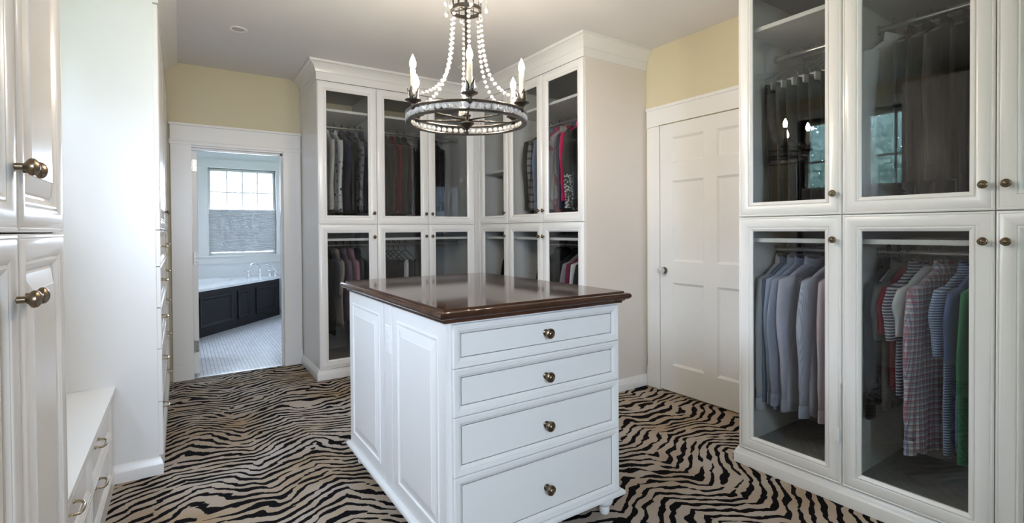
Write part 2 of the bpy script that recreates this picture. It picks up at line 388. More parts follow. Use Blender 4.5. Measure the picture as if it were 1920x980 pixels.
# ------------------------------------------------------------------ hardware meshes (axis +Z outward)
KNOB = MB().lathe([(0.0085, 0), (0.0095, 0.002), (0.006, 0.005), (0.005, 0.013), (0.0075, 0.017), (0.0135, 0.0205), (0.0155, 0.0235), (0.0150, 0.0265), (0.0115, 0.0285), (0.0105, 0.0278), (0.0085, 0.0278), (0.0075, 0.0295), (0.004, 0.0315), (0.001, 0.0320)], 20).mesh('knob', BRASS, True, A30)
BIGKNOB = MB().lathe([(0.0125, 0), (0.013, 0.003), (0.0075, 0.006), (0.0065, 0.019), (0.009, 0.023), (0.0185, 0.028), (0.0200, 0.032), (0.0195, 0.0355), (0.0150, 0.038), (0.0140, 0.037), (0.0115, 0.037), (0.0095, 0.040), (0.005, 0.0425), (0.001, 0.043)], 24).mesh('knob', BRASS, True, A30)
NEARKNOB = MB().lathe([(0.0100, 0), (0.0105, 0.003), (0.0065, 0.006), (0.0060, 0.017), (0.009, 0.021), (0.0150, 0.0255), (0.0165, 0.029), (0.0155, 0.034), (0.011, 0.038), (0.005, 0.0405), (0.001, 0.041)], 24).mesh('knob', BRASS, True, A30)
def pull_mesh():
    mb = MB(); h = 0.048
    mb.lathe([(0.007, 0), (0.007, 0.003), (0.004, 0.005)], 12, (h, 0, 0)); mb.lathe([(0.007, 0), (0.007, 0.003), (0.004, 0.005)], 12, (-h, 0, 0))
    path = []; rad = []
    for k in range(17):
        t = k/16; a = PI*t
        x = -h*math.copysign(abs(math.cos(a))**0.55, math.cos(a)); z = 0.032*math.sin(a)**0.6 if 0 < k < 16 else 0.0
        path.append((x, -0.004*math.sin(a), z)); rad.append(0.0042+0.0022*math.exp(-((t-0.5)/0.12)**2)+0.0012*math.exp(-((abs(t-0.5)-0.25)/0.03)**2))
    mb.tube(path, rad, 10)
    return mb.mesh('pull_handle', GOLD, True)
PULL = pull_mesh()
def face_matrix(p, nrm, upv=(0, 0, 1)):
    z = Vector(nrm).normalized(); y = Vector(upv); x = y.cross(z).normalized(); y = z.cross(x)
    return Matrix(((x.x, y.x, z.x, p[0]), (x.y, y.y, z.y, p[1]), (x.z, y.z, z.z, p[2]), (0, 0, 0, 1)))

DOORP = [(0, 0), (0, 0.016), (0.003, 0.0195), (0.007, 0.0205), (0.0095, 0.0185), (0.013, 0.0205), (0.024, 0.0225), (0.036, 0.0222), (0.047, 0.0195), (0.053, 0.0165), (0.0545, 0.0138), (0.057, 0.0168), (0.061, 0.0170), (0.070, 0.0125), (0.073, 0.0095), (0.0735, 0.002), (0.0735, 0)]
PANELP = [(0.0, 0.004), (0.008, 0.004), (0.012, 0.0075), (0.045, 0.0165), (0.047, 0.0185)]
def glass_door(parent, T, nrm, u0, u1, v0, v1, kuv, label=None, knob=KNOB, g=0.0015):
    u0 += g; u1 -= g; v0 += g; v1 -= g
    d = MB(T).ring(u0, u1, v0, v1, DOORP).build('door', WHITE, parent, True, math.radians(28))
    m = 0.071
    MB(T).box(u0+m, u1-m, v0+m, v1-m, 0.003, 0.0065).build('glass_pane', GLASS, d)
    if kuv: link('knob', knob, d, face_matrix(T(kuv[0], kuv[1], 0.0165), nrm))
    return d
def panel_door(parent, T, nrm, u0, u1, v0, v1, kuv, knob=KNOB, g=0.0015):
    u0 += g; u1 -= g; v0 += g; v1 -= g
    d = MB(T).ring(u0, u1, v0, v1, DOORP).build('door', WHITE, parent, True, math.radians(28))
    m = 0.071
    MB(T).ring(u0+m, u1-m, v0+m, v1-m, [(0, 0.0), (0, 0.004)]+PANELP[1:], closed=False, cap=True).build('raised_panel', WHITE, d)
    if kuv: link('knob', knob, d, face_matrix(T(kuv[0], kuv[1], 0.0165), nrm))
    return d
DRAWP = [(0, 0), (0, 0.016), (0.003, 0.019), (0.009, 0.019), (0.0105, 0.0168), (0.016, 0.0168), (0.018, 0.0150), (0.021, 0.0150), (0.031, 0.0085), (0.0325, 0.0062), (0.036, 0.0062), (0.036, 0)]
def drawer(parent, T, nrm, u0, u1, v0, v1, hw, huv, g=0.0015, k=1.0, upv=(0, 0, 1)):
    u0 += g; u1 -= g; v0 += g; v1 -= g
    d = MB(T).ring(u0, u1, v0, v1, [(i*k, w_) for i, w_ in DRAWP]).build('drawer', WHITE, parent, True, math.radians(25))
    MB(T).box(u0+0.034*k, u1-0.034*k, v0+0.034*k, v1-0.034*k, 0.001, 0.0062).build('drawer_panel', WHITE, d)
    for (u, v) in huv: link('knob' if hw is not PULL else 'pull_handle', hw, d, face_matrix(T(u, v, 0.0064), nrm, upv))
    return d

# ------------------------------------------------------------------ wardrobes
def wardrobe(name, label, T, nrm, u0, u1, depth, door_us, kn, side_lo=True, side_hi=True, sidemat_lo=WHITE, sidemat_hi=WHITE, shelf_z=2.27, zg=ZG, zt=ZDOOR, rod=True, rod_w=-0.315, rod_u=None, low_shelf=1.175):
    # T(u, v, w): w = 0 at the door back, positive towards the room
    b = T((u0+u1)/2, 0, -depth/2); t = thing(name, label, 'wardrobe', (b[0], b[1], 0))
    th = 0.018
    MB(T).bbox(u0, u0+th, 0.0, zt+0.005, -depth, 0.0).build('side_panel', sidemat_lo, t)
    MB(T).bbox(u1-th, u1, 0.0, zt+0.005, -depth, 0.0).build('side_panel', sidemat_hi, t)
    a, c = u0+th, u1-th
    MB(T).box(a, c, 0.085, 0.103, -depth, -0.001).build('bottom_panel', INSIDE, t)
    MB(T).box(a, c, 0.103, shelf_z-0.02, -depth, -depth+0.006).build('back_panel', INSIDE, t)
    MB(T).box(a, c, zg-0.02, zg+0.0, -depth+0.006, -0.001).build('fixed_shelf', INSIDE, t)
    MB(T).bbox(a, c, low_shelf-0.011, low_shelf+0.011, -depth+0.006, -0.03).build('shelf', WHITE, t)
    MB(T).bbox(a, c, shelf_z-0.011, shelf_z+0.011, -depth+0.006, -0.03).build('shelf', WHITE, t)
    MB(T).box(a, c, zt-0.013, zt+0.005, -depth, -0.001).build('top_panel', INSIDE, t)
    ra, rc = rod_u if rod_u else (a, c)
    if rod:
        for z in (shelf_z-0.09, low_shelf-0.055):
            p = [T(ra, z, rod_w), T(rc, z, rod_w)]
            r = MB().tube(p, 0.0135, 14).build('clothes_rod', NICKEL, t, True, A30)
            for e, dr in ((ra, 1), (rc, -1)):
                MB().tube([T(e, z, rod_w), T(e+dr*0.012, z, rod_w)], 0.022, 14).build('rod_flange', NICKEL, r, True, A30)
    n = len(door_us)-1
    for i in range(n):
        k = kn[i]
        ku = door_us[i]+0.031 if k == 'lo' else door_us[i+1]-0.031
        glass_door(t, T, nrm, door_us[i], door_us[i+1], zg, zt, (ku, zg+0.097))
        glass_door(t, T, nrm, door_us[i], door_us[i+1], 0.085, zg, (ku, zg-0.112))
    return t
TA = lambda u, v, w: (u, YA+w*-1, v)
TB_ = lambda u, v, w: (XB-w, u, v)
TD = lambda u, v, w: (XD-w, u, v)
nA, nX = (0, -1, 0), (-1, 0, 0)
DPA = YW-YA-0.002
wA1 = wardrobe('wardrobe', 'white glass-door wardrobe with cream blouses beside the bathroom door', TA, nA, 0.956, 1.457, DPA, [0.956, 1.457], ['hi'], shelf_z=2.28)
wA2 = wardrobe('wardrobe', 'white double glass-door wardrobe with dark clothes and one red, facing the bathroom-door side', TA, nA, 1.457, 2.449, DPA, [1.457, 1.950, 2.443], ['hi', 'lo'], shelf_z=2.28)
DPB = XW-XB-0.002
wB0 = wardrobe('wardrobe', 'narrow-looking white glass-door wardrobe in the inner corner of the room', TB_, nX, 3.742, 4.24, DPB, [3.742, 4.237], ['lo'], shelf_z=1.80)
wB1 = wardrobe('wardrobe', 'white double glass-door wardrobe with plaid and pink clothes and a cream end panel', TB_, nX, 2.726, 3.742, DPB, [2.726, 3.231, 3.742], ['hi', 'lo'], shelf_z=2.265, sidemat_lo=CREAM)
DPD = XW-XD-0.002
wD1 = wardrobe('wardrobe', 'white glass-door wardrobe with pale blue shirts next to the six-panel door', TD, nX, 1.036, 1.533, DPD, [1.036, 1.533], ['lo'], shelf_z=2.285, low_shelf=1.187)
wD2 = wardrobe('wardrobe', 'white double glass-door wardrobe with a plaid shirt and striped tops', TD, nX, 0.025, 1.036, DPD, [0.025, 0.530, 1.036], ['hi', 'lo'], shelf_z=2.285, low_shelf=1.187)
# corner filler post
struct(MB().box(2.443, XB+0.004, 4.237, YA, 0.085, ZDOOR).build('trim_2', WHITE), 'white corner post between the two wardrobe runs')
# friezes, crown mouldings and baseboards of the wardrobe runs
CROWN = [(0.0, 2.575), (0.006, 2.575), (0.010, 2.583), (0.012, 2.595), (0.020, 2.612), (0.034, 2.632), (0.046, 2.640), (0.052, 2.646), (0.060, 2.648), (0.062, 2.6665), (0.0, 2.6665)]
FRZ = [(0.0, ZDOOR+0.004), (0.018, ZDOOR+0.004), (0.019, 2.575), (0.0, 2.575)]
pathAB = [(0.956, YW-0.002), (0.956, YA), (XB, YA), (XB, 2.726), (XW-0.002, 2.726)]
CR2 = [(q+0.018 if q > 0 else 0.0, z) for q, z in CROWN]
pAB2 = [(0.956+0.012, YW-0.002), (0.956+0.012, YA), (XB, YA), (XB, 2.726+0.012), (XW-0.002, 2.726+0.012)]
struct(MB().sweep(pAB2, FRZ, -1).build('trim_3', WHITE), 'plain frieze board above the corner wardrobes')
struct(MB().sweep(pAB2, CR2, -1).build('trim_4', WHITE, None, True, A30), 'white crown moulding on the corner wardrobes')
BASEP = [(0.0, 0.0), (0.020, 0.0), (0.021, 0.052), (0.018, 0.058), (0.016, 0.062), (0.0145, 0.073), (0.010, 0.079), (0.0085, 0.086), (0.004, 0.089), (0.0, 0.089)]
struct(MB().sweep(pathAB, [(q+0.0, z*0.98) for q, z in BASEP], -1).build('baseboard_far', WHITE, None, True, A30), 'moulded white base of the corner wardrobes')
pathD = [(XW-0.002, 1.533), (XD, 1.533), (XD, 0.025), (XW-0.002, 0.025)]
pD2 = [(XW-0.002, 1.533-0.012), (XD, 1.533-0.012), (XD, 0.037), (XW-0.002, 0.037)]
struct(MB().sweep(pD2, FRZ, -1).build('trim_5', WHITE), 'plain frieze board above the wardrobes beside the door')
struct(MB().sweep(pD2, CR2, -1).build('trim_6', WHITE, None, True, A30), 'white crown moulding on the wardrobes beside the door')
struct(MB().sweep(pathD, [(q*1.25, z*0.95) for q, z in BASEP], -1).build('baseboard_right', WHITE, None, True, A30), 'moulded white base of the wardrobes beside the door')
for nm, x in (('child_latch', 0),):
    t = thing(nm, 'small white plastic latch on the door gap of the pale-shirt wardrobe', 'latch', (XD-0.024, 1.045, 0.30))
    MB().box(XD-0.032, XD-0.0215, 1.040, 1.062, 0.285, 0.345).build('catch', PLASTIC, t)
    MB().tube([(XD-0.025, 1.046, 0.34), (XD-0.025, 1.043, 0.42), (XD-0.025, 1.040, 0.55)], 0.003, 6).build('strap', PLASTIC, t)

# ------------------------------------------------------------------ bathroom doorway (casing, jamb, door) 
TC = lambda u, v, w: (u, YW-w, v)
cas = struct(MB(TC).bbox(-0.064, 0.083, 0.14, 1.985, 0, 0.02).bbox(0.798, 0.948, 0.14, 1.985, 0, 0.02).build('trim_7', TRIM), 'wide white door casing at the bathroom doorway')
MB(TC).bbox(-0.066, 0.085, 0, 0.14, 0, 0.024).build('plinth', TRIM, cas); MB(TC).bbox(0.796, 0.950, 0, 0.14, 0, 0.024).build('plinth', TRIM, cas)
MB(TC).bbox(-0.066, 0.950, 2.02, 2.145, 0, 0.021).build('head_board', TRIM, cas)
MB(TC).bbox(-0.072, 0.953, 1.985, 2.020, 0, 0.019).box(-0.074, 0.955, 2.012, 2.020, 0, 0.028).build('head_bead', TRIM, cas)
MB(TC).bbox(-0.074, 0.955, 2.145, 2.165, 0, 0.030).build('head_cap', TRIM, cas)
jb = struct(MB().box(0.065, 0.085, YW-0.001, YW+0.12, 0, 1.985).box(0.797, 0.815, YW-0.001, YW+0.12, 0, 1.985).box(0.085, 0.797, YW-0.001, YW+0.12, 1.972, 1.99).build('trim_8', TRIM), 'white jamb of the bathroom doorway')
MB().box(0.783, 0.797, YW+0.055, YW+0.085, 0, 1.972).box(0.085, 0.797, YW+0.055, YW+0.085, 1.955, 1.972).build('door_stop', TRIM, jb)
# open door, swung into the bathroom, hinged on the left
dA = math.radians(94.5); hx, hy = 0.088, YW+0.121
def TDo(u, v, w):   # u along door from hinge, w thickness towards the opening
    cx, sx = math.cos(dA), math.sin(dA)
    return (hx+u*cx+w*sx, hy+u*sx-w*cx, v)
dd = struct(MB(TDo).box(0.0, 0.70, 0.012, 1.965, 0.0, 0.038).build('door_2', TRIM), 'white bathroom door standing open into the bathroom')
for (a, b) in ((0.10, 0.31), (0.39, 0.60)):
    for (c, d) in ((0.21, 0.84), (1.0, 1.60), (1.72, 1.90)):
        MB(TDo).ring(a, b, c, d, [(0, 0.038), (0.003, 0.0405), (0.010, 0.0395), (0.014, 0.0382)], closed=False, cap=True).build('panel', TRIM, dd)
for z in (1.83, 1.02, 0.25):
    h = MB(TDo).box(-0.0025, 0.0, z-0.05, z+0.05, 0.003, 0.035).build('hinge', NICKEL, dd)
    MB(TDo).tube([(-0.006, z-0.055, 0.0), (-0.006, z+0.055, 0.0)], 0.006, 10).build('hinge_pin', NICKEL, h, True, A30)
    for dz in (-0.035, 0.0, 0.035): MB(TDo).box(-0.004, -0.0025, z+dz-0.004, z+dz+0.004, 0.022, 0.030).build('screw', BRASS, h)
kd = MB().lathe([(0.025, 0), (0.026, 0.004), (0.010, 0.008), (0.008, 0.030)], 16).mesh('rosette', NICKEL, True, A30)
kc = MB().lathe([(0.010, 0.028), (0.022, 0.034), (0.028, 0.046), (0.026, 0.058), (0.016, 0.066), (0.002, 0.068)], 12).mesh('crystal_knob', CRYSTAL)
kp = TDo(0.635, 0.93, 0.038); kn_ = (math.sin(dA), -math.cos(dA), 0)
r_ = link('rosette', kd, dd, face_matrix(kp, kn_)); link('crystal_knob', kc, dd, face_matrix(kp, kn_))

# ------------------------------------------------------------------ six-panel door on the right wall
TR = lambda u, v, w: (XW-w, u, v)
DY0, DY1 = 1.71, 2.576
d1 = MB(TR)
for (a, b) in ((DY0, 1.813), (2.088, 2.190), (2.466, DY1)): d1.box(a, b, 0.012, 2.045, 0.0, 0.016)
for (c, d) in ((0.012, 0.21), (0.842, 1.002), (1.614, 1.748), (1.943, 2.045)):
    for (a, b) in ((1.813, 2.088), (2.190, 2.466)): d1.box(a, b, c, d, 0.0, 0.016)
d1 = struct(d1.build('door_1', TRIM), 'closed white six-panel door with a small brass and glass knob')
for (a, b) in ((1.813, 2.088), (2.190, 2.466)):
    for (c, d) in ((0.21, 0.842), (1.002, 1.614), (1.748, 1.943)):
        MB(TR).ring(a, b, c, d, [(0, 0.016), (0.004, 0.013), (0.016, 0.004), (0.020, 0.003)], closed=False, cap=True).build('panel', TRIM, d1)
kr = link('rosette', MB().lathe([(0.026, 0), (0.027, 0.004), (0.011, 0.008), (0.009, 0.020)], 20).mesh('rosette', BRASS, True, A30), d1, face_matrix(TR(2.535, 0.93, 0.016), nX))
link('crystal_knob', MB().lathe([(0.011, 0.020), (0.022, 0.026), (0.029, 0.038), (0.027, 0.052), (0.016, 0.060), (0.002, 0.062)], 14).mesh('crystal_knob', CRYSTAL), d1, face_matrix(TR(2.535, 0.93, 0.016), nX))
ca = struct(MB(TR).bbox(DY1+0.004, 2.702, 0.16, 2.045, 0, 0.022).bbox(1.56, DY0-0.004, 0.16, 2.045, 0, 0.022).build('trim_9', TRIM), 'wide white casing of the six-panel door')
MB(TR).bbox(DY1+0.003, 2.704, 0, 0.16, 0, 0.026).build('plinth', TRIM, ca); MB(TR).bbox(1.555, DY0-0.003, 0, 0.16, 0, 0.026).build('plinth', TRIM, ca)
MB(TR).bbox(1.555, 2.704, 2.052, 2.180, 0, 0.024).build('head_board', TRIM, ca)
MB(TR).bbox(1.55, 2.706, 2.176, 2.200, 0, 0.032).build('head_cap', TRIM, ca)
MB(TR).bbox(DY1+0.003, 2.706, 2.045, 2.054, 0, 0.030).build('head_bead', TRIM, ca)

# ------------------------------------------------------------------ left side: near cabinet, window seat, tall drawer cabinet
XN = -0.272
TN = lambda u, v, w: (XN+w, u, v); nL = (1, 0, 0)
t = thing('tall_cabinet', 'tall white cabinet with raised-panel doors and round brass knobs beside the window seat', 'cabinet', ((XN+XLW)/2, 1.29, 0))
MB(TN).bbox(0.845, 0.863, 0, 2.5, XLW-XN+0.002, 0.0).build('side_panel', WHITE, t)
MB(TN).bbox(1.705, 1.723, 0, 2.5, XLW-XN+0.002, 0.0).build('side_panel', WHITE, t)
MB(TN).box(0.863, 1.705, 0.0, 2.5, XLW-XN+0.002, -0.35).build('back_panel', INSIDE, t)
MB(TN).box(0.863, 1.705, 0.0, 0.09, -0.02, 0.0).build('toe_board', WHITE, t)
MB(TN).box(0.863, 1.705, 2.45, 2.5, -0.34, 0.0).build('top_panel', WHITE, t)
for (a, b, k) in ((0.850, 1.287, 1.255), (1.287, 1.722, 1.318)):
    panel_door(t, TN, nL, a, b, 1.250, 2.47, (k, 1.372), NEARKNOB)
    panel_door(t, TN, nL, a, b, 0.09, 1.250, (k, 1.128), NEARKNOB)

YP = 3.155
t = thing('window_seat', 'white window seat with brass pull drawers under the window', 'window seat', (-0.54, 2.44, 0))
XS = -0.300
TS = lambda u, v, w: (XS+w, u, v)
MB().box(XLW+0.002, XS+0.022, 1.724, YP-0.001, 0.462, 0.482).build('seat_board', WHITE, t)
MB(TS).box(1.724, YP-0.001, 0.0, 0.462, XLW-XS+0.002, 0.0).build('body', WHITE, t)
MB(TS).box(1.724, YP-0.001, 0.0, 0.07, 0.0, 0.014).build('base_board', WHITE, t)
for (a, b, ph) in ((2.37, 3.00, 2.60), (1.73, 2.36, 2.03)):
    for (c, d, pz) in ((0.088, 0.285, 0.235), (0.290, 0.455, 0.398)):
        drawer(t, TS, nL, a, b, c, d, PULL, [(ph, pz)], k=1.0)

YE = 4.985
TT = lambda u, v, w: (XL-0.019+w, u, v)
t = thing('drawer_cabinet', 'tall white cabinet with two columns of brass pull drawers by the bathroom door', 'cabinet', (-0.45, 4.07, 0))
MB(TT).bbox(YP, YP+0.02, 0.0, 2.432, XLW-XL+0.021, 0.0).build('side_panel', WHITE, t)
MB(TT).bbox(YE-0.02, YE, 0.0, 2.432, XLW-XL+0.021, 0.0).build('side_panel', WHITE, t)
MB(TT).box(YP+0.02, YE-0.02, 0.0, 2.432, -0.30, -0.02).build('body', DARK, t)
MB(TT).box(YP, YE, 2.432, 2.448, XLW-XL+0.021, 0.024).build('top_board', WHITE, t)
ym = (YP+YE)/2
for (a, b, ph, k) in ((YP+0.001, ym, 3.60, ym-0.03), (ym, YE, 4.45, ym+0.05)):
    panel_door(t, TT, nL, a, b, 1.262, 2.425, (k, 1.385))
    zs = [0.092, 0.371, 0.644, 0.858, 1.072, 1.262]
    for i in range(5):
        drawer(t, TT, nL, a, b, zs[i], zs[i+1], PULL, [(ph, (0.23, 0.51, 0.755, 0.97, 1.168)[i])], g=0.0022)
struct(MB().sweep([(XLW+0.002, YP), (XL-0.019, YP), (XL-0.019, YE+0.03)], [(q*0.95, z) for q, z in BASEP], -1).build('baseboard_left', WHITE, None, True, A30), 'moulded white base of the tall drawer cabinet')
struct(MB().sweep([(XLW+0.002, YP), (XL-0.019, YP), (XL-0.019, YW-0.002)], [(0.0, 2.448), (0.006, 2.448), (0.006, 2.560), (0.0, 2.560)], -1).build('trim_10', TRIM), 'frieze board above the tall drawer cabinet')
struct(MB().sweep([(XLW+0.002, YP), (XL-0.019, YP), (XL-0.019, YW-0.002)], [(0.0, 2.555), (0.010, 2.555), (0.014, 2.575), (0.035, 2.605), (0.075, 2.640), (0.10, 2.648), (0.105, 2.6665), (0.0, 2.6665)], -1).build('trim_11', TRIM, None, True, A30), 'crown moulding above the tall drawer cabinet')

# ------------------------------------------------------------------ windows
def pleated(T, u0, u1, v0, v1, w, pitch=0.02, d=0.008):
    n = int((v1-v0)/pitch); pts = []; fs = []
    for s in (0, 1):
        for i in range(2*n+1):
            v = v0+(v1-v0)*i/(2*n); ww = w + (d if i % 2 else 0)*(1 if s == 0 else -1) - (0.002 if s else 0)
            pts += [(u0, v, ww), (u1, v, ww)]
    m = 2*n+1
    for s in (0, 1):
        for i in range(2*n): a = (s*m+i)*2; fs.append((a, a+1, a+3, a+2))
    return MB(T).add(pts, fs)
def sash(parent, T, u0, u1, v0, v1, w0, w1, cols, rows):
    s = MB(T).ring(u0, u1, v0, v1, [(0, w0), (0, w1), (0.034, w1), (0.042, (w0+w1)/2), (0.042, w0)]).build('sash', TRIM, parent)
    a, b, c, d = u0+0.042, u1-0.042, v0+0.042, v1-0.042
    wm = (w0+w1)/2
    for i in range(1, cols): u = a+(b-a)*i/cols; MB(T).box(u-0.011, u+0.011, c, d, wm-0.010, wm+0.010).build('muntin', TRIM, s)
    for j in range(1, rows): v = c+(d-c)*j/rows; MB(T).box(a, b, v-0.011, v+0.011, wm-0.009, wm+0.009).build('muntin', TRIM, s)
    for i in range(cols):
        for j in range(rows):
            MB(T).box(a+(b-a)*i/cols, a+(b-a)*(i+1)/cols, c+(d-c)*j/rows, c+(d-c)*(j+1)/rows, wm-0.002, wm+0.002).build('pane', WGLASS, s)
# window over the seat
TWI = lambda u, v, w: (XLW+w, u, v)
w1 = struct(MB(TWI).ring(WY0, WY1, WZ0, WZ1, [(-0.09, 0.0), (-0.09, 0.018), (-0.004, 0.022), (0.0, 0.018), (0.0, -0.22), (-0.002, -0.22), (-0.002, 0.0)]).build('window_1', TRIM), 'white double window above the window seat with grey shades half lowered')
ymid = (WY0+WY1)/2
MB(TWI).box(ymid-0.035, ymid+0.035, WZ0, WZ1, -0.21, -0.06).build('mullion', TRIM, w1)
for (a, b) in ((WY0+0.002, ymid-0.036), (ymid+0.036, WY1-0.002)):
    sash(w1, TWI, a, b, 1.53, WZ1-0.002, -0.20, -0.165, 2, 2)
    sash(w1, TWI, a, b, WZ0+0.002, 1.55, -0.175, -0.145, 2, 2)
    pleated(TWI, a+0.006, b-0.006, WZ0+0.03, 1.665, -0.088).build('shade', SHADE, w1)
    MB(TWI).box(a+0.006, b-0.006, 1.665, 1.690, -0.098, -0.074).build('shade_rail', PLASTIC, w1)
    MB(TWI).box(a+0.006, b-0.006, WZ0+0.004, WZ0+0.03, -0.098, -0.074).build('shade_rail', PLASTIC, w1)
MB(TWI).box(WY0-0.10, WY1+0.10, WZ0-0.03, WZ0, -0.14, 0.045).build('window_sill', TRIM, w1)
# bathroom window
TBW = lambda u, v, w: (u, BY1-w, v)
w2 = struct(MB(TBW).ring(*BW, [(-0.13, 0.0), (-0.13, 0.022), (-0.012, 0.024), (0.0, 0.020), (0.0, -0.12), (-0.002, -0.12), (-0.002, 0.0)]).build('window_2', TRIM), 'bathroom window with white grid sash and a grey cellular shade')
sash(w2, TBW, BW[0]+0.002, BW[1]-0.002, 1.50, BW[3]-0.002, -0.095, -0.06, 4, 2)
sash(w2, TBW, BW[0]+0.002, BW[1]-0.002, BW[2]+0.002, 1.53, -0.075, -0.04, 4, 2)
pleated(TBW, BW[0]+0.012, BW[1]-0.012, BW[2]+0.045, 1.575, -0.018, 0.024, 0.009).build('shade', SHADE, w2)
MB(TBW).box(BW[0]+0.012, BW[1]-0.012, 1.575, 1.592, -0.030, -0.005).build('shade_rail', PLASTIC, w2)
MB(TBW).box(BW[0]-0.15, BW[1]+0.15, BW[2]-0.03, BW[2], -0.03, 0.05).build('window_sill', TRIM, w2)
# second bathroom window, unseen, added to bring more light into the bathroom
TBS = lambda u, v, w: (BX0+w, u, v)
w4 = struct(MB(TBS).ring(5.9, 6.7, 1.35, 2.2, [(-0.09, 0.0), (-0.09, 0.018), (-0.004, 0.022), (0.0, 0.018), (0.0, -0.10), (-0.002, -0.10), (-0.002, 0.0)]).build('added_window', TRIM), 'unseen grid window added in the side wall to brighten the bathroom')
sash(w4, TBS, 5.902, 6.698, 1.352, 2.198, -0.08, -0.04, 3, 3)
# rear window behind the camera
TRW = lambda u, v, w: (u, YB+w, v)
w3 = struct(MB(TRW).ring(RX0, RX1, RZ0, RZ1, [(-0.09, 0.0), (-0.09, 0.018), (-0.004, 0.022), (0.0, 0.018), (0.0, -0.12), (-0.002, -0.12), (-0.002, 0.0)]).build('window_3', TRIM), 'white grid window in the wall behind')
sash(w3, TRW, RX0+0.002, RX1-0.002, RZ0+0.002, RZ1-0.002, -0.09, -0.05, 3, 3)

# ------------------------------------------------------------------ outside: lawn and trees (one reflected in the glass, two unseen to shade a panel)
struct(MB().box(-40, 40, -40, 50, -3.2, -3.0).build('ground', GRASS), 'lawn outside the windows')
def tree(x, y, h, r, n, seed, label):
    rnd = random.Random(seed); t = thing('tree', label, 'tree', (x, y, -3.0), 'trees outside the window')
    mb = MB().tube([(x, y, -3.0), (x+0.1, y+0.1, -1), (x-0.1, y, h*0.3), (x, y+0.1, h*0.75)], [0.22, 0.17, 0.12, 0.04], 10)
    for k in range(7):
        a = rnd.uniform(0, 2*PI); z = rnd.uniform(-0.5, h*0.6)
        mb.tube([(x, y, z), (x+math.cos(a)*r*0.5, y+math.sin(a)*r*0.5, z+0.5), (x+math.cos(a)*r*0.9, y+math.sin(a)*r*0.9, z+1.0)], [0.07, 0.045, 0.015], 6)
    mb.build('trunk', BARK, t, True)
    pts = []; fs = []
    for k in range(n):
        while True:
            p = Vector((rnd.uniform(-1, 1), rnd.uniform(-1, 1), rnd.uniform(-1, 1)))
            if 0.25 < p.length < 1: break
        c = Vector((x+p.x*r, y+p.y*r, h*0.45+p.z*h*0.62)); s = rnd.uniform(0.07, 0.14)
        a = Vector((rnd.gauss(0, 1), rnd.gauss(0, 1), rnd.gauss(0, 1))).normalized(); b = a.orthogonal().normalized()*0.5
        i = len(pts); pts += [tuple(c-a*s), tuple(c+b*s), tuple(c+a*s), tuple(c-b*s)]; fs.append((i, i+1, i+2, i+3))
    f = MB().add(pts, fs).build('foliage', LEAF, t); f['kind'] = 'stuff'
tree(-5.4, 0.0, 4.8, 2.1, 11000, 1, 'unseen leafy tree placed outside to shade the drawer cabinet end panel')  # unseen, set here to shade the drawer cabinet's end panel
tree(-4.0, -4.0, 6.0, 1.7, 11000, 3, 'unseen tall tree added outside to block sky light on the end panel')  # added out of view to keep low sky light off the end panel
tree(-9.8, 5.4, 4.3, 2.9, 16000, 2, 'unseen leafy tree placed outside to shade the drawer cabinet end panel')

# ------------------------------------------------------------------ bathroom tub
P0, P1 = Vector((-0.62, 5.955)), Vector((1.225, 8.150))
dv = (P1-P0).normalized(); nv = Vector((dv.y, -dv.x)); LT = (P1-P0).length
def TT2(u, v, w): p = P0+dv*u+nv*w; return (p.x, p.y, v)
tb = thing('bathtub', 'white soaking tub set behind a black panelled front', 'bathtub', (0.3, 7.6, 0))
fr = MB(TT2).box(0, LT, 0.0, 0.545, -0.02, 0.0).build('front_panel', BLACKW, tb)
u0 = (Vector((0.149, 6.876))-P0).dot(dv)
for (a, b) in ((u0+0.03, u0+0.62), (u0+0.72, u0+0.96), (u0+1.10, u0+1.58)):
    MB(TT2).ring(a, b, 0.10, 0.47, [(0, 0.0), (0, 0.010), (0.012, 0.014), (0.03, 0.010), (0.04, 0.002)], closed=False, cap=True).build('raised_panel', BLACKW, fr)
# deck with a sunken basin
def poly_deck():
    mb = MB(); outer = [(-0.74, 5.83), (P0.x+nv.x*0.02, P0.y+nv.y*0.02), (P1.x+nv.x*0.02, P1.y+nv.y*0.02), (1.30, 8.25), (1.30, BY1-0.003), (-0.74, BY1-0.003)]
    cxy = Vector((0.02, 7.72)); n = 40; inn = []
    for k in range(n):
        a = 2*PI*k/n; p = cxy+dv*math.cos(a)*0.78*abs(1)+nv*math.sin(a)*0.40; inn.append((p.x, p.y))
    def outer_at(p):
        d = (Vector(p)-cxy); best = None
        for i in range(len(outer)):
            A = Vector(outer[i]); B = Vector(outer[(i+1) % len(outer)]); e = B-A; det = d.x*(-e.y)+e.x*d.y
            if abs(det) < 1e-9: continue
            q = A-cxy; t = (q.x*(-e.y)+e.x*q.y)/det; s = (d.x*q.y-d.y*q.x)/det
            if t > 0 and -1e-6 <= s <= 1+1e-6 and (best is None or t < best): best = t
        return tuple(cxy+d*best)
    zt = 0.575; rings = []
    o = [outer_at(p) for p in inn]
    rings.append([(p[0], p[1], 0.545) for p in o]); rings.append([(p[0], p[1], zt) for p in o])
    rings.append([(p[0], p[1], zt) for p in inn])
    for k, z in ((0.97, zt-0.02), (0.9, zt-0.2), (0.78, zt-0.40), (0.6, zt-0.46)):
        rings.append([(cxy.x+(p[0]-cxy.x)*k, cxy.y+(p[1]-cxy.y)*k, z) for p in inn])
    return mb.loft(rings, capa=False)
poly_deck().build('tub_deck', PORC, tb, True, A30)
fx, fy = 0.93, 8.33
fa = thing('bath_faucet', 'chrome arched bath faucet with two lever handles on the tub deck', 'faucet', (fx, fy, 0.575))
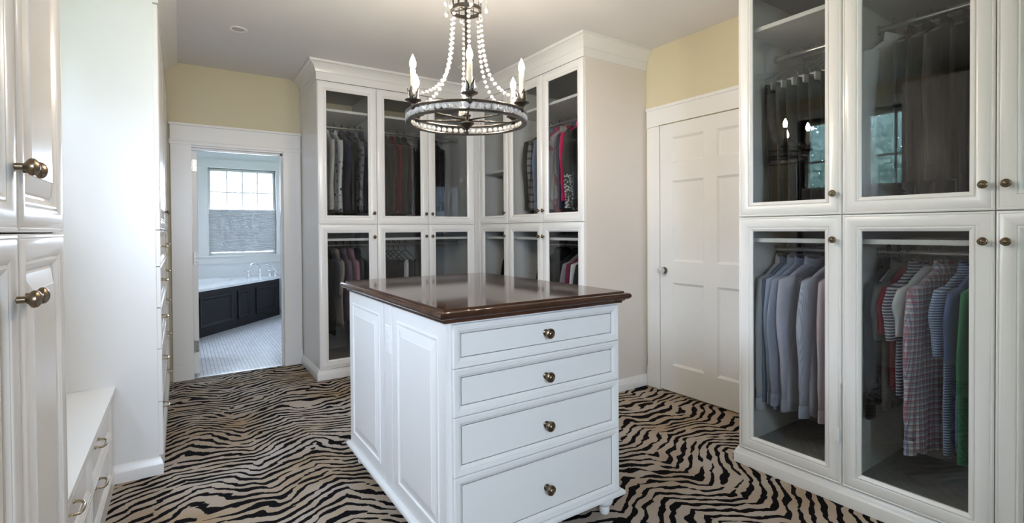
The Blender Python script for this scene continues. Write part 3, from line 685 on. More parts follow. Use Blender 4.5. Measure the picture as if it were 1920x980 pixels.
def on(p): return (fx+p[0], fy+p[1], 0.575+p[2])
MB().lathe([(0.032, 0), (0.032, 0.008), (0.020, 0.02), (0.017, 0.06), (0.020, 0.10), (0.014, 0.12)], 16, on((0.06, 0, 0))).tube([on((0.06, 0, 0.11)), on((0.05, -0.02, 0.17)), on((0.0, -0.07, 0.205)), on((-0.06, -0.13, 0.20)), on((-0.09, -0.16, 0.175)), on((-0.095, -0.165, 0.15))], 0.013, 10).build('spout', CHROME, fa, True, math.radians(50))
for dx in (-0.09, 0.20):
    h = MB().lathe([(0.028, 0), (0.028, 0.008), (0.016, 0.02), (0.013, 0.06), (0.018, 0.075), (0.010, 0.09)], 14, on((dx, 0.02, 0))).build('handle', CHROME, fa, True, math.radians(50))
    MB().tube([on((dx-0.06, 0.02, 0.085)), on((dx, 0.02, 0.085)), on((dx+0.06, 0.0, 0.09))], 0.008, 8).build('lever', CHROME, h, True)
hs = MB().lathe([(0.024, 0), (0.024, 0.01), (0.012, 0.02), (0.012, 0.07)], 12, on((0.27, 0.0, 0))).tube([on((0.32, -0.03, 0.02)), on((0.27, 0.0, 0.08)), on((0.19, 0.03, 0.17)), on((0.15, 0.05, 0.18))], [0.010, 0.011, 0.014, 0.02], 10).build('hand_shower', CHROME, fa, True, math.radians(50))

# ------------------------------------------------------------------ island
IX0, IX1, IY0, IY1 = 0.758, 1.587, 1.548, 2.722
isl = thing('island_dresser', 'white island dresser with four knob drawers and a dark walnut top', 'dresser', ((IX0+IX1)/2, (IY0+IY1)/2, 0))
ZM, ZB = 0.114, 0.931
MB().box(IX0, IX1, IY0, IY1, ZM-0.01, ZB).build('body', WHITE, isl)
RM = [(0.0, ZM+0.000), (-0.013, ZM-0.001), (-0.019, ZM-0.006), (-0.021, ZM-0.012), (-0.020, ZM-0.022), (0.01, ZM-0.022)]
MB().ring(IX0, IX1, IY0, IY1, RM, closed=False, capb=False, cap=True).build('base_moulding', WHITE, isl, True, A30)
TOPP = [(0.03, ZB-0.001), (-0.012, ZB-0.001), (-0.013, ZB+0.007), (-0.020, ZB+0.009), (-0.022, ZB+0.013), (-0.033, ZB+0.016), (-0.040, ZB+0.023), (-0.0415, ZB+0.030), (-0.039, ZB+0.037), (-0.031, ZB+0.042), (-0.018, ZB+0.0435), (-0.0175, ZB+0.0495)]
MB().ring(IX0, IX1, IY0, IY1, TOPP, closed=False, cap=True, capb=True).build('countertop', WOOD, isl, True, math.radians(40))
TI = lambda u, v, w: (u, IY0-w, v)
for (c, d, kz) in ((0.770, 0.925, 0.849), (0.601, 0.770, 0.680), (0.392, 0.601, 0.489), (0.116, 0.392, 0.241)):
    drawer(isl, TI, (0, -1, 0), 0.774, 1.572, c, d, BIGKNOB, [(1.182, kz)], g=0.001)
TIL = lambda u, v, w: (IX0-w, u, v)
SIDEP = [(0, 0), (0, 0.0025), (0.058, 0.0025), (0.0595, 0.0065), (0.067, 0.0065), (0.071, 0.001), (0.074, 0.0008), (0.112, 0.0075), (0.114, 0.009)]
for (a, b) in ((2.176, IY1-0.004), (IY0+0.004, 2.07)):
    MB(TIL).ring(a, b, 0.118, ZB-0.004, SIDEP, closed=False, cap=True).build('side_panel', WHITE, isl)
MB(TIL).bbox(2.076, 2.170, 0.118, ZB-0.004, 0, 0.003).build('centre_stile', WHITE, isl)
TIR = lambda u, v, w: (IX1+w, u, v)
for (a, b) in ((2.176, IY1-0.004), (IY0+0.004, 2.07)):
    MB(TIR).ring(a, b, 0.118, ZB-0.004, SIDEP, closed=False, cap=True).build('side_panel', WHITE, isl)
ot = MB(TIL).bbox(2.092, 2.152, 0.715, 0.835, 0.003, 0.0075).build('outlet_plate', PLASTIC, isl)
for z in (0.748, 0.802):
    rc = MB(TIL).bbox(2.108, 2.137, z-0.017, z+0.017, 0.0075, 0.0092).build('receptacle', PLASTIC, ot)
FOOT = MB().lathe([(0.012, 0.0), (0.020, 0.002), (0.0225, 0.008), (0.0235, 0.020), (0.022, 0.030), (0.021, 0.034), (0.026, 0.039), (0.036, 0.048), (0.0400, 0.060), (0.0385, 0.072), (0.032, 0.082), (0.026, 0.087), (0.026, 0.095)], 24).mesh('foot', WHITE, True, A30)
for x in (IX0+0.045, IX1-0.045):
    for y in (IY0+0.045, IY1-0.045): link('foot', FOOT, isl, Matrix.Translation((x, y, 0)))

# ------------------------------------------------------------------ chandelier
CXH, CYH = 1.165, 2.135
ch = thing('chandelier', 'round pewter chandelier with crystal beads and six lit candle bulbs', 'chandelier', (CXH, CYH, 1.70))
def cp(r, a, z): return (CXH+r*math.cos(a), CYH+r*math.sin(a), z)
circ = lambda r, z, n=64: [cp(r, 2*PI*k/n, z) for k in range(n)]
RR, RZ = 0.280, 1.788
MB().lathe([(0.06, 2.64), (0.062, 2.655), (0.06, 2.6665), (0.002, 2.6665)], 24, (CXH, CYH, 0)).lathe([(0.004, 2.60), (0.03, 2.62), (0.058, 2.64), (0.004, 2.642)], 24, (CXH, CYH, 0)).build('canopy', PEWTER, ch, True, A30)
MB().tube([(CXH, CYH, 1.79), (CXH, CYH, 2.62)], 0.0075, 12).build('stem', PEWTER, ch, True, A30)
def hoop(r, z, hw, hh):   # flat band hoop
    n = 72; rings = []
    pr = [(-hw, -hh), (hw, -hh), (hw*1.25, 0), (hw, hh), (-hw, hh), (-hw*1.25, 0)]
    rings = [[cp(r+a, 2*PI*k/n, z+b) for a, b in pr] for k in range(n+1)]
    return MB().loft(rings, False, False)
ring = hoop(RR, RZ+0.021, 0.011, 0.004).build('ring_band', PEWTER, ch, True, A30)
ring2 = hoop(RR, RZ-0.021, 0.011, 0.004).build('ring_band', PEWTER, ch, True, A30)
CRY = MB().lathe([(0.005, -0.010), (0.0105, -0.007), (0.0148, 0.0), (0.0105, 0.007), (0.005, 0.010)], 8).mesh('crystal', CRYSTAL)
NC = 56
for k in range(NC):
    a = 2*PI*(k+0.5)/NC; link('crystal', CRY, ring, face_matrix(cp(RR+0.004, a, RZ), (math.cos(a), math.sin(a), 0)))
hub = MB().lathe([(0.003, -0.075), (0.008, -0.07), (0.010, -0.062), (0.005, -0.055), (0.008, -0.048), (0.026, -0.032), (0.036, -0.022), (0.036, -0.016), (0.012, -0.010), (0.014, 0.01), (0.022, 0.018), (0.010, 0.03), (0.0075, 0.05)], 24, (CXH, CYH, RZ)).build('hub', PEWTER, ch, True, A30)
A0 = math.atan2(-CYH, -CXH)+0.045
BULBM = MB().lathe([(0.006, 0.0), (0.009, 0.006), (0.0135, 0.018), (0.0145, 0.026), (0.0125, 0.038), (0.008, 0.050), (0.0035, 0.060), (0.001, 0.067)], 16).mesh('bulb', BULB, True)
CUPM = MB().lathe([(0.006, -0.045), (0.012, -0.040), (0.007, -0.030), (0.010, -0.018), (0.022, -0.008), (0.036, -0.002), (0.037, 0.001), (0.018, 0.003), (0.014, 0.006), (0.013, 0.012)], 24).mesh('candle_cup', PEWTER, True, A30)
SLVM = MB().lathe([(0.0118, 0.002), (0.0120, 0.132), (0.0105, 0.137), (0.006, 0.139)], 16).mesh('candle_sleeve', CANDLE, True, A30)
def leafm():
    mb = MB(); pts = []; fs = []
    prof = [(0.013, 0.0, 0.008), (0.017, 0.018, 0.014), (0.019, 0.034, 0.012), (0.022, 0.048, 0.006), (0.026, 0.058, 0.001)]
    for r, z, hw in prof: pts += [(r, -hw, z), (r+0.003, 0, z), (r, hw, z), (r+0.005, 0, z)]
    return mb.loft([pts[i*4:i*4+4] for i in range(5)]).mesh('leaf', PEWTER, True)
LEAFM = leafm()
for k in range(6):
    a = A0+k*PI/3
    arm = MB().tube([cp(0.012, a, RZ-0.004), cp(RR-0.012, a, RZ+0.016)], 0.0045, 8).build('spoke', PEWTER, ch, True)
    M0 = Matrix.Translation(cp(RR+0.006, a, RZ+0.050))
    cup = link('candle_cup', CUPM, ch, M0)
    for q in range(4): link('leaf', LEAFM, cup, Matrix.Rotation(q*PI/2+a+PI/4, 4, 'Z'), True)
    link('candle_sleeve', SLVM, ch, M0); link('bulb', BULBM, ch, M0 @ Matrix.Translation((0, 0, 0.137)))
crn = hoop(0.072, 2.312, 0.003, 0.009).build('crown_band', PEWTER, ch, True, A30)
hoop(0.072, 2.430, 0.003, 0.006).build('crown_band', PEWTER, ch, True, A30)
for k in range(12): a = 2*PI*k/12; MB().tube([cp(0.072, a, 2.31), cp(0.072, a, 2.43)], 0.0025, 6).build('crown_bar', PEWTER, ch)
for k in range(3): a = A0+k*PI/3; MB().tube([cp(-0.072, a, 2.32), cp(0.072, a, 2.32)], 0.003, 6).build('crown_bar', PEWTER, ch)
DROP = MB().lathe([(0.001, -0.105), (0.008, -0.100), (0.0115, -0.091), (0.0095, -0.080), (0.004, -0.066), (0.0015, -0.060)], 8).mesh('crystal_drop', CRYSTAL)
PEN = MB().lathe([(0.001, -0.058), (0.0045, -0.054), (0.0055, -0.030), (0.003, -0.008), (0.001, 0.0)], 6).mesh('crystal_prism', CRYSTAL)
hoop(0.100, 2.425, 0.002, 0.003).build('crown_band', PEWTER, ch, True, A30)
for k in range(12):
    a = 2*PI*(k+0.5)/12; M = Matrix.Translation(cp(0.100, a, 2.424 if k % 2 else 2.395))
    link('crystal_prism', PEN, ch, M); link('crystal_drop', DROP, ch, M)
BEAD = MB().lathe([(0.003, -0.0085), (0.0075, -0.005), (0.0098, 0.0), (0.0075, 0.005), (0.003, 0.0085)], 8).mesh('bead', CRYSTAL)
for k in range(6):
    a = A0+k*PI/3+0.10; path = []
    for i in range(60):
        t = i/59; path.append(Vector(cp(0.072+0.030*t+0.165*t**4.5, a, 2.305-0.475*t+0.035*t**8)))
    st = MB().tube([tuple(p) for p in path[::3]]+[tuple(path[-1])], 0.001, 4).build('bead_strand', PEWTER, ch)
    dacc = 0; last = path[0]
    for i in range(1, 60):
        seg = (path[i]-path[i-1]).length; dacc += seg
        if dacc >= 0.0185:
            dacc = 0; link('bead', BEAD, st, face_matrix(path[i], path[i]-path[i-1], (math.cos(a+1.3), math.sin(a+1.3), 0.2)))

# ------------------------------------------------------------------ clothes
def sp_(x, p): return math.copysign(abs(x)**p, x)
def hanger(kind, M, label, group, wid=0.19):
    h = thing('hanger', label, 'hanger', M, group)
    r = {'wire': 0.0021, 'black': 0.0045, 'wood': 0.006, 'white': 0.004}[kind]; mat = {'wire': WIRE, 'black': HBLACK, 'wood': HWOOD, 'white': PLASTIC}[kind]
    hook = []
    for k in range(13):
        a = math.radians(-60+k*22); hook.append((0.017*math.cos(a)*1.0, 0, 0.002+0.017*math.sin(a)))
    hook = [(0.0, 0, -0.075), (0.0, 0, -0.035), (0.004, 0, -0.025)] + hook
    link('hook', MB().tube(hook, 0.0018 if kind != 'black' else 0.0035, 6).mesh('hook', WIRE if kind != 'black' else mat, True), h, None, True)
    zs = -0.078
    if kind == 'wood':
        rings = []
        for k in range(13):
            x = -wid+2*wid*k/12; t = abs(x)/wid; z = zs-0.065*t**1.4; d = 0.006+0.010*t; hh = 0.016
            rings.append([(x, -d, z-hh), (x, d, z-hh), (x, d, z), (x, -d, z)])
        link('bar', MB().loft(rings).mesh('bar', mat, True, A30), h, None, True)
    else:
        p = [(0, 0, zs+0.003), (-0.03, 0, zs-0.004), (-wid*0.95, 0, zs-0.085), (-wid, 0, zs-0.095), (-wid*0.95, 0, zs-0.103), (wid*0.95, 0, zs-0.103), (wid, 0, zs-0.095), (wid*0.95, 0, zs-0.085), (0.03, 0, zs-0.004)]
        link('bar', MB().tube(p, r, 6, True).mesh('bar', mat, True), h, None, True)
    return h
def top_garment(name, label, cat, mat, M, L=0.72, W=0.20, D=0.016, sleeve=0.56, seed=0, collar=True, group=None, flare=1.0, cuffmat=None, placket=None, open_=False):
    rnd = random.Random(seed); g = thing(name, label, cat, M, group)
    ph, ph2 = 1.1+rnd.uniform(-0.25, 0.25), rnd.uniform(0, 6); am = rnd.uniform(0.010, 0.013); fr_ = 1.15+rnd.uniform(-0.05, 0.05)
    prof = [(-0.072, 0.040, 0.014), (-0.082, 0.058, 0.018), (-0.106, 0.105, 0.019), (-0.136, 0.155, 0.018), (-0.162, 0.186, 0.017), (-0.190, 0.196, 0.018)]
    n = 12
    for i in range(1, n+1):
        t = i/n; prof.append((-0.190-(L-0.190)*t, 0.196*(1+(flare-1)*t)-0.012*math.sin(PI*min(1, t*1.4)), D*(0.8+0.35*t)))
    rings = []; k = 30
    for j, (z, w_, d) in enumerate(prof):
        w_ *= W/0.196; t = min(1, max(0, (-z-0.12)/(L-0.12))); r = []
        for q in range(k):
            a = 2*PI*q/k; x = w_*sp_(math.cos(a), 0.75); y = d*sp_(math.sin(a), 0.8)
            y += am*t*math.sin(fr_*2*PI*x/W+ph) + 0.003*t*math.sin(9*a+ph2+3*t)
            zz = z + (0.012*math.cos(2*a+ph)*t**6)
            r.append((x, y, zz))
        rings.append(r)
    link('body', MB().loft(rings).mesh('body', mat, True), g, None, True)
    if sleeve:
        for s in (-1, 1):
            rs = []; m = 11; sw = rnd.uniform(-0.005, 0.005); sx = rnd.uniform(-0.01, 0.015)
            for i in range(m+1):
                t = i/m; z = -0.152-sleeve*t; c = (s*(W-0.012+(0.022+sx)*min(1, t*2.5)-0.012*t), sw*t*1.2+0.005*math.sin(4*t+ph))
                rx = (0.046+0.022*math.sin(PI*min(1, t*1.3+0.15)))*(1-0.15*t)*(1 if sleeve > 0.4 else 1.15); ry = min(0.022, D*1.15)*(1+0.2*math.sin(3*t+ph))*(1-0.1*t)
                if t > 0.9 and sleeve > 0.4: rx *= 0.86
                r = []
                for q in range(16):
                    a = 2*PI*q/16; rr = 1+0.09*math.sin(3*a+5*t+ph2)*min(1, t*3)
                    r.append((c[0]+rx*rr*math.cos(a), c[1]+ry*rr*math.sin(a), z + 0.012*math.cos(a)*s*(1-t)**2*-1.2))
                rs.append(r)
            sl = link('sleeve', MB().loft(rs).mesh('sleeve', mat, True), g, None, True)
            if sleeve > 0.4:
                last = rs[-1]; cz = sum(p[2] for p in last)/16; cx_ = sum(p[0] for p in last)/16; cy_ = sum(p[1] for p in last)/16
                cf = [[(cx_+(p[0]-cx_)*k_, cy_+(p[1]-cy_)*k_, cz+dz) for p in last] for k_, dz in ((1.04, 0.006), (1.10, 0.002), (1.12, -0.055), (1.05, -0.058))]
                link('cuff', MB().loft(cf).mesh('cuff', cuffmat or mat, True, A30), sl, None, True)
    if collar:
        rs = []
        for kx, z, dd in ((1.0, -0.095, 0.002), (0.98, -0.060, 0.003), (0.95, -0.050, 0.004), (1.12, -0.054, 0.008), (1.25, -0.092, 0.013)):
            rs.append([(0.058*kx*math.cos(2*PI*q/18), (0.016+dd)*math.sin(2*PI*q/18), z-0.012*math.sin(2*PI*q/18)*1.0) for q in range(18)])
        link('collar', MB().loft(rs, False, False).mesh('collar', cuffmat or mat, True), g, None, True)
    if placket:
        zt = -0.12; pts = []
        bm_ = MB()
        for i in range(6):
            z = zt-0.02-(L-0.22)*i/5; t = min(1, max(0, (-z-0.12)/(L-0.12)))
            y = -(D*(0.8+0.35*t))-0.004+am*t*math.sin(ph)
            b = MB().lathe([(0.001, -0.003), (0.006, -0.002), (0.006, 0.001), (0.001, 0.002)], 8, (0, y, z), 'y')
            link('button', b.mesh('button', placket), g, None, True)
    return g
def trousers(label, mat, M, L=0.62, W=0.15, seed=0, group=None, name='trousers', cat='trousers', z0=-0.172, clips=False):
    rnd = random.Random(seed); g = thing(name, label, cat, M, group); ph = 1.0+rnd.uniform(-0.2, 0.2); rings = []; k = 26
    for i in range(13):
        t = i/12; z = z0+0.008-(L+z0)*t if False else z0+0.008-(L-0.17)*t
        w_ = W*(0.98-0.05*t+0.02*math.sin(5*t+ph)); d = (0.008 if i == 0 else 0.013+0.005*math.sin(PI*t))
        r = []
        for q in range(k):
            a = 2*PI*q/k; x = w_*sp_(math.cos(a), 0.5); y = d*sp_(math.sin(a), 0.8)+0.010*t*math.sin(6*x/W+ph)
            r.append((x, y, z+0.004*math.sin(7*x/W+ph)*t))
        rings.append(r)
    link('cloth', MB().loft(rings).mesh('cloth', mat, True), g, None, True)
    if clips:
        for s in (-1, 1): link('clip', MB().box(s*W*0.75-0.02, s*W*0.75+0.02, -0.016, 0.016, z0-0.02, z0+0.02).mesh('clip', CARD), g, None, True)
    return g
def MR(rod_p, axis, turn=0.0, sway=0.0):
    # axis 'x': rod runs along X (garment width along Y); 'y': rod runs along Y
    a = (-PI/2 if axis == 'x' else PI)+turn
    return Matrix.Translation(rod_p) @ Matrix.Rotation(a, 4, 'Z') @ Matrix.Rotation(sway, 4, 'Y')
HG = {}
def hang(axis, p, hk, where, turn=0.0, wid=0.185, what=''):
    lab = {'wire': 'thin wire hanger', 'black': 'black plastic hanger', 'wood': 'dark wooden hanger', 'white': 'white plastic hanger'}[hk]
    return hanger(hk, MR(p, axis, turn), ('%s holding the %s' % (lab, what)) if what != 'empty' else 'empty '+lab+' between two groups of pale shirts', '%s hangers %s' % (hk, where), wid)

ZU_A, ZL_A = 2.28-0.09+0.0155, 1.175-0.055+0.0155
YR = YA+0.315
# --- upper wardrobe beside the bathroom door
wh = 'in the upper cream-blouse cupboard'
cream = fabric('cream_cloth', (0.58, 0.55, 0.49)); pale = fabric('pale_print', (0.62, 0.59, 0.54), 'spots', (0.5, 0.46, 0.40), 45)
dots = fabric('white_black_dots', (0.66, 0.65, 0.64), 'spots', (0.02, 0.02, 0.02), 16)
navy = fabric('navy_cloth', (0.035, 0.035, 0.065)); blk = fabric('black_cloth', (0.012, 0.012, 0.013)); chr_ = fabric('charcoal_cloth', (0.035, 0.035, 0.037))
greyp = fabric('grey_print', (0.20, 0.20, 0.21), 'print', (0.06, 0.06, 0.07), 30)
def rowA(z, items, where):
    for i, (x, kind, label, mat, kw) in enumerate(items):
        hk = kw.pop('h', 'black'); tn = kw.pop('turn', 0.0)
        p = (x, YR, z)
        hang('x', p, hk, where, tn, kw.pop('hw', 0.185), label)
        if kind == 'hanger': continue
        if kind == 'tr': trousers(label, mat, MR(p, 'x', tn), seed=i+int(x*100), **kw)
        else: top_garment(kind, label, kw.pop('cat', kind.replace('_', ' ')), mat, MR(p, 'x', tn), seed=i+int(x*100), **kw)
rowA(ZU_A, [
 (1.035, 'blouse', 'cream long-sleeved blouse at the side panel of the upper cupboard', cream, dict(L=0.70, W=0.19, h='wire')),
 (1.105, 'blouse', 'pale speckled long-sleeved blouse between the cream and the dotted ones', pale, dict(L=0.76, W=0.185)),
 (1.175, 'blouse', 'white blouse with black dots next to the navy garments', dots, dict(L=0.78, W=0.19, placket=INK)),
 (1.240, 'jacket', 'navy jacket right behind the dotted white blouse', navy, dict(L=0.80, W=0.20)),
 (1.300, 'jacket', 'black jacket beside the navy jacket and the grey print', blk, dict(L=0.80, W=0.195)),
 (1.360, 'blouse', 'grey mottled print blouse beside the cupboard divider', greyp, dict(L=0.72, W=0.19)),
 (1.410, 'jacket', 'dark blue garment hanging against the cupboard divider', navy, dict(L=0.78, W=0.185, D=0.013)),
], wh)
wh = 'in the upper cupboard of black clothes with one red'
olive = fabric('olive_black', (0.028, 0.029, 0.024)); red = fabric('dark_red_cloth', (0.12, 0.007, 0.012))
G1 = dict(group='black garments left of the red one')
rowA(ZU_A, [
 (1.525, 'jacket', 'plain black long garment hung ahead of the dark red one', blk, dict(L=0.80, W=0.19, **G1)),
 (1.585, 'jacket', 'plain black long garment hung ahead of the dark red one', blk, dict(L=0.80, W=0.20, **G1)),
 (1.650, 'dress', 'black-olive long dress next to the dark red garment', olive, dict(L=0.80, W=0.20, h='wire')),
 (1.715, 'dress', 'dark red long-sleeved dress among black clothes', red, dict(L=0.80, W=0.185, h='wire')),
 (1.775, 'jacket', 'dark charcoal coat on the far side of the red dress', chr_, dict(L=0.80, W=0.195)),
 (1.840, 'jacket', 'black tall-collared coat beside the meeting of the double doors', blk, dict(L=0.79, W=0.20)),
 (2.030, 'dress', 'black sleeveless dress on a black hanger near the divider', blk, dict(L=0.79, W=0.17, sleeve=0)),
 (2.095, 'dress', 'charcoal sleeveless dress between black ones', chr_, dict(L=0.79, W=0.165, sleeve=0)),
 (2.165, 'jacket', 'black short jacket at the end of the row', blk, dict(L=0.76, W=0.18)),
], wh)
wh = 'in the lower cupboard of violet and pink clothes'
vio = fabric('violet_cloth', (0.07, 0.06, 0.15)); pink = fabric('dusty_pink_cloth', (0.34, 0.17, 0.22)); mauve = fabric('mauve_cloth', (0.17, 0.12, 0.16)); beige = fabric('beige_cloth', (0.33, 0.29, 0.26))
rowA(ZL_A, [
 (1.040, 'dress', 'dark violet dress in the lower cupboard by the side panel', vio, dict(L=0.72, W=0.17, sleeve=0.3)),
 (1.110, 'dress', 'long black dress between the violet and the beige one', blk, dict(L=0.80, W=0.18, sleeve=0.45)),
 (1.180, 'dress', 'beige slim dress in the lower cupboard', beige, dict(L=0.74, W=0.17, sleeve=0.3)),
 (1.245, 'blouse', 'mauve blouse in the lower cupboard', mauve, dict(L=0.70, W=0.18, sleeve=0.45)),
 (1.310, 'blouse', 'dusty pink blouse in the lower cupboard', pink, dict(L=0.68, W=0.18, sleeve=0.45)),
 (1.375, 'jacket', 'black cardigan by the divider of the lower cupboard', blk, dict(L=0.72, W=0.18)),
], wh)
wh = 'in the lower cupboard with folded black trousers'
G2 = dict(group='black trousers on the lower rod', W=0.17, L=0.62)
whtc = fabric('white_cloth', (0.66, 0.66, 0.67))
rowA(ZL_A, [(1.535+0.047*i, 'tr', 'folded black trousers over a black hanger on the lower rod', blk, dict(turn=0.25, **G2)) for i in range(5)] +
 [(1.775, 'tr', 'folded white trousers between black ones on the lower rod', whtc, dict(W=0.16, L=0.6, turn=0.25)),
  (1.845, 'tr', 'folded black trousers over a black hanger on the lower rod', blk, dict(turn=0.2, **G2))], wh)

# --- wardrobes on the other side of the corner (rods along Y)
def rowY(xr, z, items, where, sd):
    for i, (y, kind, label, mat, kw) in enumerate(items):
        hk = kw.pop('h', 'black'); tn = kw.pop('turn', 0.0); p = (xr, y, z)
        hang('y', p, hk, where, tn, kw.pop('hw', 0.185), label)
        if kind == 'hanger': continue
        if kind == 'tr': trousers(label, mat, MR(p, 'y', tn), seed=i+sd, **kw)
        else: top_garment(kind, label, kw.pop('cat', kind.replace('_', ' ')), mat, MR(p, 'y', tn), seed=i+sd, **kw)
XRB = XB+0.315
denim = fabric('denim', (0.045, 0.065, 0.10)); orange = fabric('coral_cloth', (0.50, 0.09, 0.05)); plaidbw = fabric('black_white_plaid', (0.30, 0.29, 0.28), 'plaid', (0.03, 0.03, 0.03), 16)
lblue = fabric('light_denim', (0.22, 0.28, 0.40)); hot = fabric('hot_pink', (0.60, 0.03, 0.13)); grey = fabric('grey_cloth', (0.075, 0.075, 0.072))
ivory = fabric('ivory_cloth', (0.60, 0.58, 0.56)); floralp = fabric('pale_floral', (0.55, 0.50, 0.50), 'print', (0.45, 0.12, 0.16), 14)
sequ = fabric('black_white_hem', (0.014, 0.014, 0.015), 'hem', (0.55, 0.55, 0.55), 60); oliv2 = fabric('olive_grey_hem', (0.075, 0.075, 0.065), 'hem', (0.6, 0.6, 0.6), 55)
wh = 'in the upper corner cupboard'
rowY(XRB, 1.80-0.09+0.0155, [
 (4.08, 'tr', 'folded dark jeans hanging in the upper corner cupboard', denim, dict(W=0.15, L=0.42, h='white')),
 (4.00, 'tr', 'folded black jeans hanging in the upper corner cupboard', blk, dict(W=0.15, L=0.40, h='white')),
 (3.93, 'tr', 'folded blue-black jeans with a slack drape in the corner cupboard', navy, dict(W=0.15, L=0.41, h='white')),
 (3.84, 'blouse', 'coral top beside the divider of the upper corner cupboard', orange, dict(L=0.39, W=0.17, sleeve=0.2)),
], wh, 300)
wh = 'in the upper cupboard with the plaid shirt'
rowY(XRB, 2.265-0.09+0.0155, [
 (3.60, 'jacket', 'grey blazer leading the row beside the plaid shirt', grey, dict(L=0.80, W=0.20)),
 (3.53, 'shirt', 'black and white plaid shirt next to the grey blazer', plaidbw, dict(L=0.80, W=0.20)),
 (3.46, 'shirt', 'light denim shirt behind the plaid one', lblue, dict(L=0.80, W=0.19, h='wire')),
 (3.39, 'blouse', 'hot pink blouse next to the light denim shirt', hot, dict(L=0.64, W=0.19, sleeve=0.5)),
 (3.32, 'blouse', 'ivory draped blouse next to the hot pink one', ivory, dict(L=0.70, W=0.18, h='wire')),
 (3.27, 'dress', 'pale dress with a pink flower print', floralp, dict(L=0.80, W=0.18, sleeve=0.15, h='white')),
 (3.165, 'jacket', 'dark navy jacket beside the bright pink top', navy, dict(L=0.78, W=0.18)),
 (3.105, 'blouse', 'bright pink top between navy and olive garments', hot, dict(L=0.62, W=0.19, sleeve=0.5, h='white')),
 (3.04, 'jacket', 'olive-grey jacket with a sparkling white-speckled hem', oliv2, dict(L=0.78, W=0.20)),
 (2.965, 'blouse', 'black top beside the olive-grey jacket', blk, dict(L=0.76, W=0.19)),
 (2.90, 'dress', 'black dress with a white-speckled hem', sequ, dict(L=0.79, W=0.195)),
 (2.835, 'blouse', 'pale grey-blue short top at the cream end panel', fabric('pale_greyblue', (0.42, 0.44, 0.50)), dict(L=0.55, W=0.18, sleeve=0.3)),
], wh, 340)
wh = 'in the lower corner cupboard'
rowY(XRB, ZL_A, [
 (3.98, 'jacket', 'long black coat in the lower corner cupboard', blk, dict(L=0.75, W=0.19)),
 (3.90, 'jacket', 'dark charcoal cardigan in the lower corner cupboard', chr_, dict(L=0.72, W=0.18)),
 (3.82, 'dress', 'coral dress beside the divider of the lower corner cupboard', orange, dict(L=0.72, W=0.185, sleeve=0.3)),
], wh, 380)
wh = 'in the lower cupboard near the cream end panel'
mar = fabric('maroon_cloth', (0.17, 0.02, 0.06)); lgrey = fabric('light_grey_cloth', (0.26, 0.24, 0.25))
rowY(XRB, ZL_A, [
 (3.40, 'jacket', 'dark grey jacket leading the lower row of the double cupboard', chr_, dict(L=0.75, W=0.20)),
 (3.335, 'jacket', 'black hooded jacket behind the dark grey jacket', blk, dict(L=0.75, W=0.20)),
 (3.175, 'jacket', 'black wide coat ahead of the light grey top', blk, dict(L=0.72, W=0.20)),
 (3.105, 'blouse', 'light grey top beside the maroon one', lgrey, dict(L=0.70, W=0.18, collar=False, h='wire')),
 (3.055, 'blouse', 'maroon top between light grey and white tops', mar, dict(L=0.70, W=0.18, collar=False, h='wire')),
 (3.005, 'shirt', 'white shirt beside the maroon top', whtc, dict(L=0.70, W=0.18, h='wire')),
 (2.945, 'jacket', 'charcoal jacket between the white shirt and the black coat', chr_, dict(L=0.72, W=0.18, h='white')),
 (2.875, 'jacket', 'heavy black coat near the cream end panel', blk, dict(L=0.75, W=0.20, D=0.022, h='white')),
], wh, 400)

# --- wardrobes beside the door
XRD = XD+0.315
ZUD1, ZUD2, ZLD = 2.285-0.09+0.0155, 2.285-0.09+0.0155, 1.187-0.055+0.0155
wh = 'in the upper cupboard above the pale shirts'
G3 = dict(group='dark clipped trousers', W=0.19, clips=True, z0=-0.20)
rowY(XRD, ZUD1, [(1.43-0.055*i, 'tr', 'dark trousers clipped by the waist to a wire hanger', (blk, chr_, olive, blk, chr_, blk)[i], dict(h='wire', hw=0.19, L=0.80, turn=-0.2, **G3)) for i in range(6)], wh, 500)
wh = 'in the upper cupboard with the white shirt'
brown = fabric('dark_brown_cloth', (0.030, 0.026, 0.022)); slate = fabric('slate_cloth', (0.025, 0.032, 0.042))
rowY(XRD, ZUD2, [
 (0.950, 'shirt', 'sheer white long shirt beside the wooden hangers', fabric('white_shirt', (0.80, 0.80, 0.82)), dict(L=0.86, W=0.19, sleeve=0.62, h='wire', turn=-0.2)),
 (0.870, 'jacket', 'slate blue jacket next to the white long shirt', slate, dict(L=0.80, W=0.19, h='wood')),
 (0.815, 'jacket', 'black suit jacket on a wooden hanger behind the slate one', blk, dict(L=0.85, W=0.20, h='wood')),
 (0.755, 'jacket', 'brown-black overcoat on a wooden hanger', brown, dict(L=0.87, W=0.21, D=0.022, h='wood')),
 (0.675, 'jacket', 'black overcoat beside the brown-black one', blk, dict(L=0.87, W=0.205, h='wood')),
 (0.600, 'jacket', 'charcoal overcoat near the meeting of the double doors', chr_, dict(L=0.87, W=0.20, h='wood')),
], wh, 520)
wh = 'with the pale shirts'
lav = fabric('lavender_cotton', (0.50, 0.50, 0.60)); lav2 = fabric('blue_grey_cotton', (0.36, 0.38, 0.49)); sky = fabric('pale_blue_cotton', (0.44, 0.49, 0.62)); pk = fabric('pale_pink_cotton', (0.66, 0.53, 0.58)); wht2 = fabric('white_cotton', (0.58, 0.59, 0.62)); slt = fabric('steel_blue_cotton', (0.22, 0.26, 0.36))
